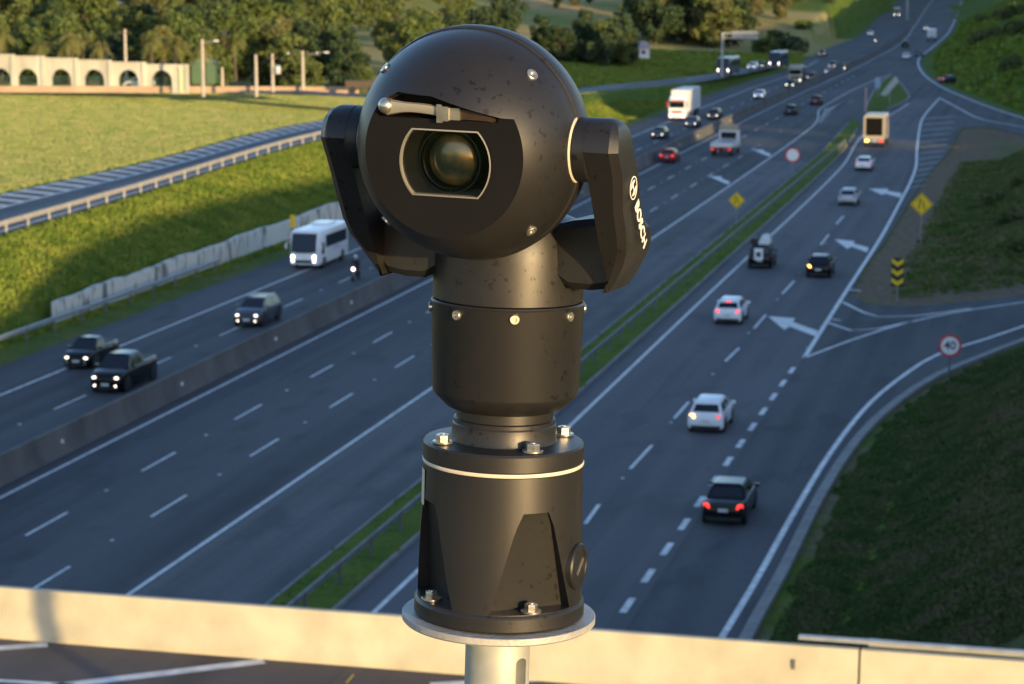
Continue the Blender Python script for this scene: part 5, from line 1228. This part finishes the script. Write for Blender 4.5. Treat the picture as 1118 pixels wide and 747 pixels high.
def make_palm(seed, H=6.5):
    g = random.Random(seed); root = thing('palm_tree', 'palm', 'palm', (0, 0, 0))
    MB().tube([(0, 0, -.4), (.1, 0, H*.5), (.0, 0, H*.86)], [.26, .20, .17], 10).build('trunk', M['bark'], root)
    V = []; F = []
    for k in range(30):
        a = g.uniform(0, 2*PI); el = g.uniform(-.5, 1.25); Lf = g.uniform(2.0, 2.9); c = Vector((0, 0, H*.86)); d = Vector((math.cos(a), math.sin(a), 0)); side = Vector((-d.y, d.x, 0)); n_ = 9; pts = []
        for i in range(n_+1):
            t = i/n_; pts.append(c+d*(Lf*t*math.cos(el)*(1-.15*t))+Vector((0, 0, Lf*(math.sin(el)*t-.75*t*t))))
        for i in range(n_):
            for sg in (-1, 1):
                for q_ in (0., .5):
                    p = pts[i].lerp(pts[i+1], q_); w_ = .62*math.sin(PI*(.12+.85*(i+q_)/n_)); tip = p+side*sg*w_+(pts[i+1]-pts[i])*.9+Vector((0, 0, -w_*.45)); b_ = len(V); V += [p, p.lerp(pts[i+1], .45), tip, tip]; V[-1] = tip+(pts[i+1]-pts[i])*.12; F.append((b_, b_+1, b_+3, b_+2))
    np_mesh('crown', np.array([tuple(v) for v in V]), np.array(F), LM['palm'], root); return root
protos = {k: [make_tree(k, 10*i+j, 12, 2600) for j in range(3)] for i, k in enumerate(('green', 'dark', 'olive'))}
palms = [make_palm(s) for s in (1, 2)]; bushes = {k: [make_bush(k, 50+i*3+j) for j in range(2)] for i, k in enumerate(('green', 'dark', 'olive'))}
index_kids(); used = set()
def plant(proto, x, y, label, group, scale=1., sz=None, z=None, rz=None):
    o = proto if proto.name not in used else copy_tree(proto)
    used.add(proto.name); o.location = (x, y, tz(x, y) if z is None else z); o.rotation_euler = (0, 0, random.uniform(0, 6.28) if rz is None else rz)
    o.scale = (scale, scale, scale*(sz or 1)); o['label'] = label
    if group: o['group'] = group
    return o
desc = {'green': 'mid green bushy tree', 'dark': 'dark green dense tree', 'olive': 'olive and brown tinted tree'}
for px, Y, s_, k, lab in ((4, 312, 1.25, 0, 'tall palm at the left edge above the first arch'), (48, 311, .95, 1, 'palm above the pier between the first two arches'), (78, 310, 1.12, 0, 'largest sunlit palm above the third arch'), (92, 314, 1.05, 1, 'palm close behind the largest one near the third arch'), (112, 312, .92, 0, 'low palm above the fourth arch'), (168, 310, 1.15, 1, 'palm left of a pair above the last arches'), (180, 313, 1.25, 0, 'tallest of the palms above the last arch'), (194, 309, 1.05, 1, 'palm beside the right end of the arcade wall'), (224, 312, .95, 0, 'rounded palm in front of the green shed'), (258, 330, 1.0, 1, 'single pale palm standing alone against the dark forest')):
    plant(palms[k], at(px, Y), Y, lab, 'palms behind the arcade wall', s_, z=6.0)
def wood(n, pxr, Yr, kinds, lab, group, sc=(.8, 1.3), zoff=0, avoid=None):
    for i in range(n):
        k = random.choices(list(kinds), weights=list(kinds.values()))[0]; px = random.uniform(*pxr); Y = random.uniform(*Yr); x = at(px, Y)
        if inside(np.array([[x, Y]]), np.vstack([RGR, RLE[::-1]]))[0]: continue
        d, _ = dist_poly(np.array([[x, Y]]), LE)
        if d[0] < 9 and not avoid: continue
        dr, _ = dist_poly(np.array([[x, Y]]), RLE)
        if dr[0] < 8: continue
        plant(random.choice(protos[k]), x, Y, desc[k]+' '+lab, group, random.uniform(*sc), random.uniform(.85, 1.2))
mixf = {'green': 5, 'dark': 3, 'olive': 1}
wood(44, (-30, 430), (328, 362), mixf, 'in the front row of the forest behind the field', 'front trees of the forest behind the field', (.55, .85))
wood(36, (-40, 470), (380, 450), mixf, 'in the forest behind the arcade wall', 'trees in the middle of the forest', (.7, 1.1))
wood(40, (-40, 560), (460, 600), mixf, 'deep in the forest on the rising ground', 'trees deep in the forest', (.8, 1.2))
wood(40, (-40, 470), (620, 880), {'green': 3, 'dark': 4, 'olive': 2}, 'high up at the back of the forest', 'trees at the back of the forest', (.9, 1.3))
wood(20, (590, 686), (470, 512), {'dark': 5, 'green': 1}, 'beside the small house beyond the ramp', 'dark trees around the house', (.55, .85))
wood(9, (500, 700), (640, 760), {'green': 3, 'olive': 1}, 'in the loose row before the far fields', 'loose trees before the far fields', (.35, .6))
wood(30, (700, 800), (560, 680), {'dark': 3, 'olive': 5, 'green': 1}, 'in the big brown-green clump above the ramp', 'tall trees of the clump above the ramp', (1.1, 1.6))
wood(20, (780, 860), (640, 820), {'dark': 4, 'olive': 3}, 'behind the clump above the ramp', 'trees behind the clump', (.9, 1.3))
wood(16, (830, 925), (760, 980), {'green': 4, 'olive': 3}, 'on the lit slope by the far carriageway', 'trees by the far carriageway', (.7, 1.1))
def shrubs(spots, lab, group, kinds=('green',), sc=(1, 2)):
    for px, py in spots:
        p = G(px, py, 0)
        for _ in range(10): p = G(px, py, tz(p.x, p.y))
        k = random.choice(kinds); plant(random.choice(bushes[k]), p.x, p.y, {'green': 'leafy green', 'dark': 'dark green', 'olive': 'yellowish'}[k]+' shrub '+lab, group, random.uniform(*sc))
shrubs([(1102, 245), (1114, 268), (1088, 222), (1112, 205), (1108, 292)], 'on the rough slope right of the yellow signs', 'shrubs on the slope right of the yellow signs', ('green', 'olive'), (.6, 1.1))
shrubs([(1090, 40), (1075, 25), (1100, 60), (1112, 80), (1085, 72), (1068, 50), (1110, 20), (1105, 100)], 'on the far right hillside beside the motorway', 'shrubs on the far right hillside', ('green', 'olive'), (1.8, 3.2))
shrubs([(1112, 655)], 'at the right edge just above the parapet', None, ('olive',), (.35, .36))
shrubs([(860, 56), (835, 62), (880, 48), (905, 38), (920, 30), (850, 50), (870, 38)], 'on the slope above the end of the ramp', 'shrubs above the end of the ramp', ('green', 'dark'), (2., 3.6))

# ---------------------------------------------------------------- grass blades
def grass(name, label, pts, hgt, wid, m, cat='grass'):
    n = len(pts); g = np.random.default_rng(3); a = g.uniform(0, PI, n); h = hgt*g.uniform(.5, 1.4, n); w_ = wid*g.uniform(.6, 1.4, n)
    dx, dy = np.cos(a)*w_/2, np.sin(a)*w_/2; lx, ly = g.normal(size=n)*h*.35, g.normal(size=n)*h*.35
    x, y, z = pts.T; z = z+.04
    V = np.stack([np.stack([x-dx, y-dy, z-.03], 1), np.stack([x+dx, y+dy, z-.03], 1), np.stack([x+dx*.8+lx, y+dy*.8+ly, z+h], 1), np.stack([x-dx*.8+lx, y-dy*.8+ly, z+h*.8], 1)], 1).reshape(-1, 3)
    o = np_mesh(name, V, np.arange(4*n).reshape(-1, 4), m); return tag(o, label, cat, kind='stuff')
def scatter(n, xr, yr, cond):
    out = []; 
    x = rng.uniform(*xr, n); y = rng.uniform(*yr, n); m = cond(np.stack([x, y], 1)); x, y = x[m], y[m]
    return np.stack([x, y, terrain(x, y)], 1)
def grass_mat(name, cols):
    m = bpy.data.materials.new(name); m.use_nodes = True; nt = m.node_tree; b = nt.nodes['Principled BSDF']; b.inputs['Roughness'].default_value = .8; b.inputs['Specular IOR Level'].default_value = .1
    tc = nt.nodes.new('ShaderNodeTexCoord'); n1 = nt.nodes.new('ShaderNodeTexNoise'); n1.inputs['Scale'].default_value = .45; n1.inputs['Detail'].default_value = 8; nt.links.new(tc.outputs['Object'], n1.inputs[0])
    cr = nt.nodes.new('ShaderNodeValToRGB'); cr.color_ramp.elements[0].position = .38; cr.color_ramp.elements[0].color = tuple(cols[0])+(1,); cr.color_ramp.elements[1].position = .62; cr.color_ramp.elements[1].color = tuple(cols[2])+(1,)
    e = cr.color_ramp.elements.new(.5); e.color = tuple(cols[1])+(1,); nt.links.new(n1.outputs[0], cr.inputs[0]); nt.links.new(cr.outputs[0], b.inputs['Base Color']); return m
M['g_field'] = grass_mat('grass_field', [(.22, .27, .08), (.28, .315, .10), (.34, .32, .13)])
M['g_bank'] = grass_mat('grass_bank', [(.105, .155, .022), (.15, .195, .03), (.20, .225, .042)])
M['g_med'] = grass_mat('grass_median', [(.10, .17, .03), (.13, .20, .035), (.17, .21, .05)])
M['g_dark2'] = grass_mat('grass_verge', [(.045, .095, .022), (.07, .115, .03), (.10, .11, .045)])
M['g_slope'] = grass_mat('grass_slope', [(.065, .105, .025), (.10, .13, .035), (.16, .14, .065)])
M['g_dark'] = grass_mat('grass_dark', [(.060, .085, .026), (.090, .105, .036), (.13, .115, .058)])
RAMPZONE = np.vstack([RGR, RLE[::-1]])
def c_field(p): d1, _ = dist_poly(p, RLE); d2_, _ = dist_poly(p, RGR); return inside(p, ZL) & (d1 < d2_) & (d1 > .8) & ~inside(p, RAMPZONE)
grass('grass_of_the_field', 'dry mown grass covering the sunlit field', scatter(900000, (-100, 30), (120, 330), c_field), .07, .15, M['g_field'])
def c_bank(p): d1, _ = dist_poly(p, RLE); d2_, _ = dist_poly(p, RGR); d3, _ = dist_poly(p, LE); return inside(p, ZL) & (d2_ < d1) & (d2_ > .5) & (d3 > 1.6+vnoise(p[:, 0], p[:, 1], 3, 6)) & ~((d3 > 3.1) & (d3 < 3.9) & (p[:, 1] > 138) & (p[:, 1] < 240)) & ~inside(p, RAMPZONE)
grass('grass_of_the_left_bank', 'long green grass on the bank below the ramp', scatter(900000, (-60, 35), (110, 400), c_bank), .13, .13, M['g_bank'])
def c_h1(p): d, _ = dist_poly(p, KERB); return inside(p, ZH1) & (d > 1.0+2.6*rng.uniform(0, 1, len(p))**1.5)
grass('grass_of_the_right_bank', 'short dark grass on the steep right bank', scatter(330000, (4, 42), (62, 150), c_h1), .09, .16, M['g_dark'])
kq = KERB[(KERB[:, 1] > 62) & (KERB[:, 0] < 45)]; tq = rng.uniform(0, len(kq)-1.001, 46000); iq = tq.astype(int); fq = (tq-iq)[:, None]
pa = kq[iq]*(1-fq)+kq[iq+1]*fq; dq = kq[iq+1]-kq[iq]; dq /= np.hypot(*dq.T)[:, None]; oq = .3+.7*vnoise(pa[:, 0], pa[:, 1], 1.3, 4)+rng.uniform(0, 5.2, len(pa))
pa = pa+np.stack([dq[:, 1], -dq[:, 0]], 1)*oq[:, None]; kk = np.stack([pa[:, 0], pa[:, 1], terrain(pa[:, 0], pa[:, 1])], 1)
grass('grass_of_the_verge', 'low green grass on the flat verge between the kerb and the right bank', kk, .08, .14, M['g_dark2'])
def c_h2(p): d, _ = dist_poly(p, H2EDGE); return inside(p, ZH2) & (d > 2.5+9*rng.uniform(0, 1, len(p))**2*(.4+vnoise(p[:, 0], p[:, 1], 4, 9)))
grass('grass_of_the_right_slope', 'rough grass on the slope behind the yellow signs', scatter(160000, (22, 75), (150, 260), c_h2), .16, .26, M['g_slope'])
def c_h3(p): d, _ = dist_poly(p, H3EDGE); return inside(p, ZH3) & (d > 2)
grass('grass_of_the_far_slope', 'rough grass on the hillside beyond the far exit', scatter(60000, (60, 200), (290, 900), c_h3), .6, 1.0, M['g_bank'])
def c_far(p): d1, _ = dist_poly(p, RLE); d2_, _ = dist_poly(p, RGR); return inside(p, ZL) & (d1 < d2_) & (d1 > .8) & ~inside(p, RAMPZONE)
grass('grass_beyond_the_ramp', 'rough green grass on the open ground around the small house', scatter(120000, (-10, 110), (330, 560), c_far), .22, .6, M['g_bank'])
pm = scatter(26000, (-40, 60), (60, 290), lambda p: inside(p, np.vstack([GLs, GRs[::-1]]))); pm[:, 2] = .14
grass('grass_of_the_median', 'bright green grass on the narrow median strip', pm, .12, .14, M['g_med'])

for lst in (*protos.values(), palms, *bushes.values()):
    for o in lst:
        if o.name not in used:
            for ch in KIDS.get(o.name, []): bpy.data.objects.remove(ch)
            bpy.data.objects.remove(o)
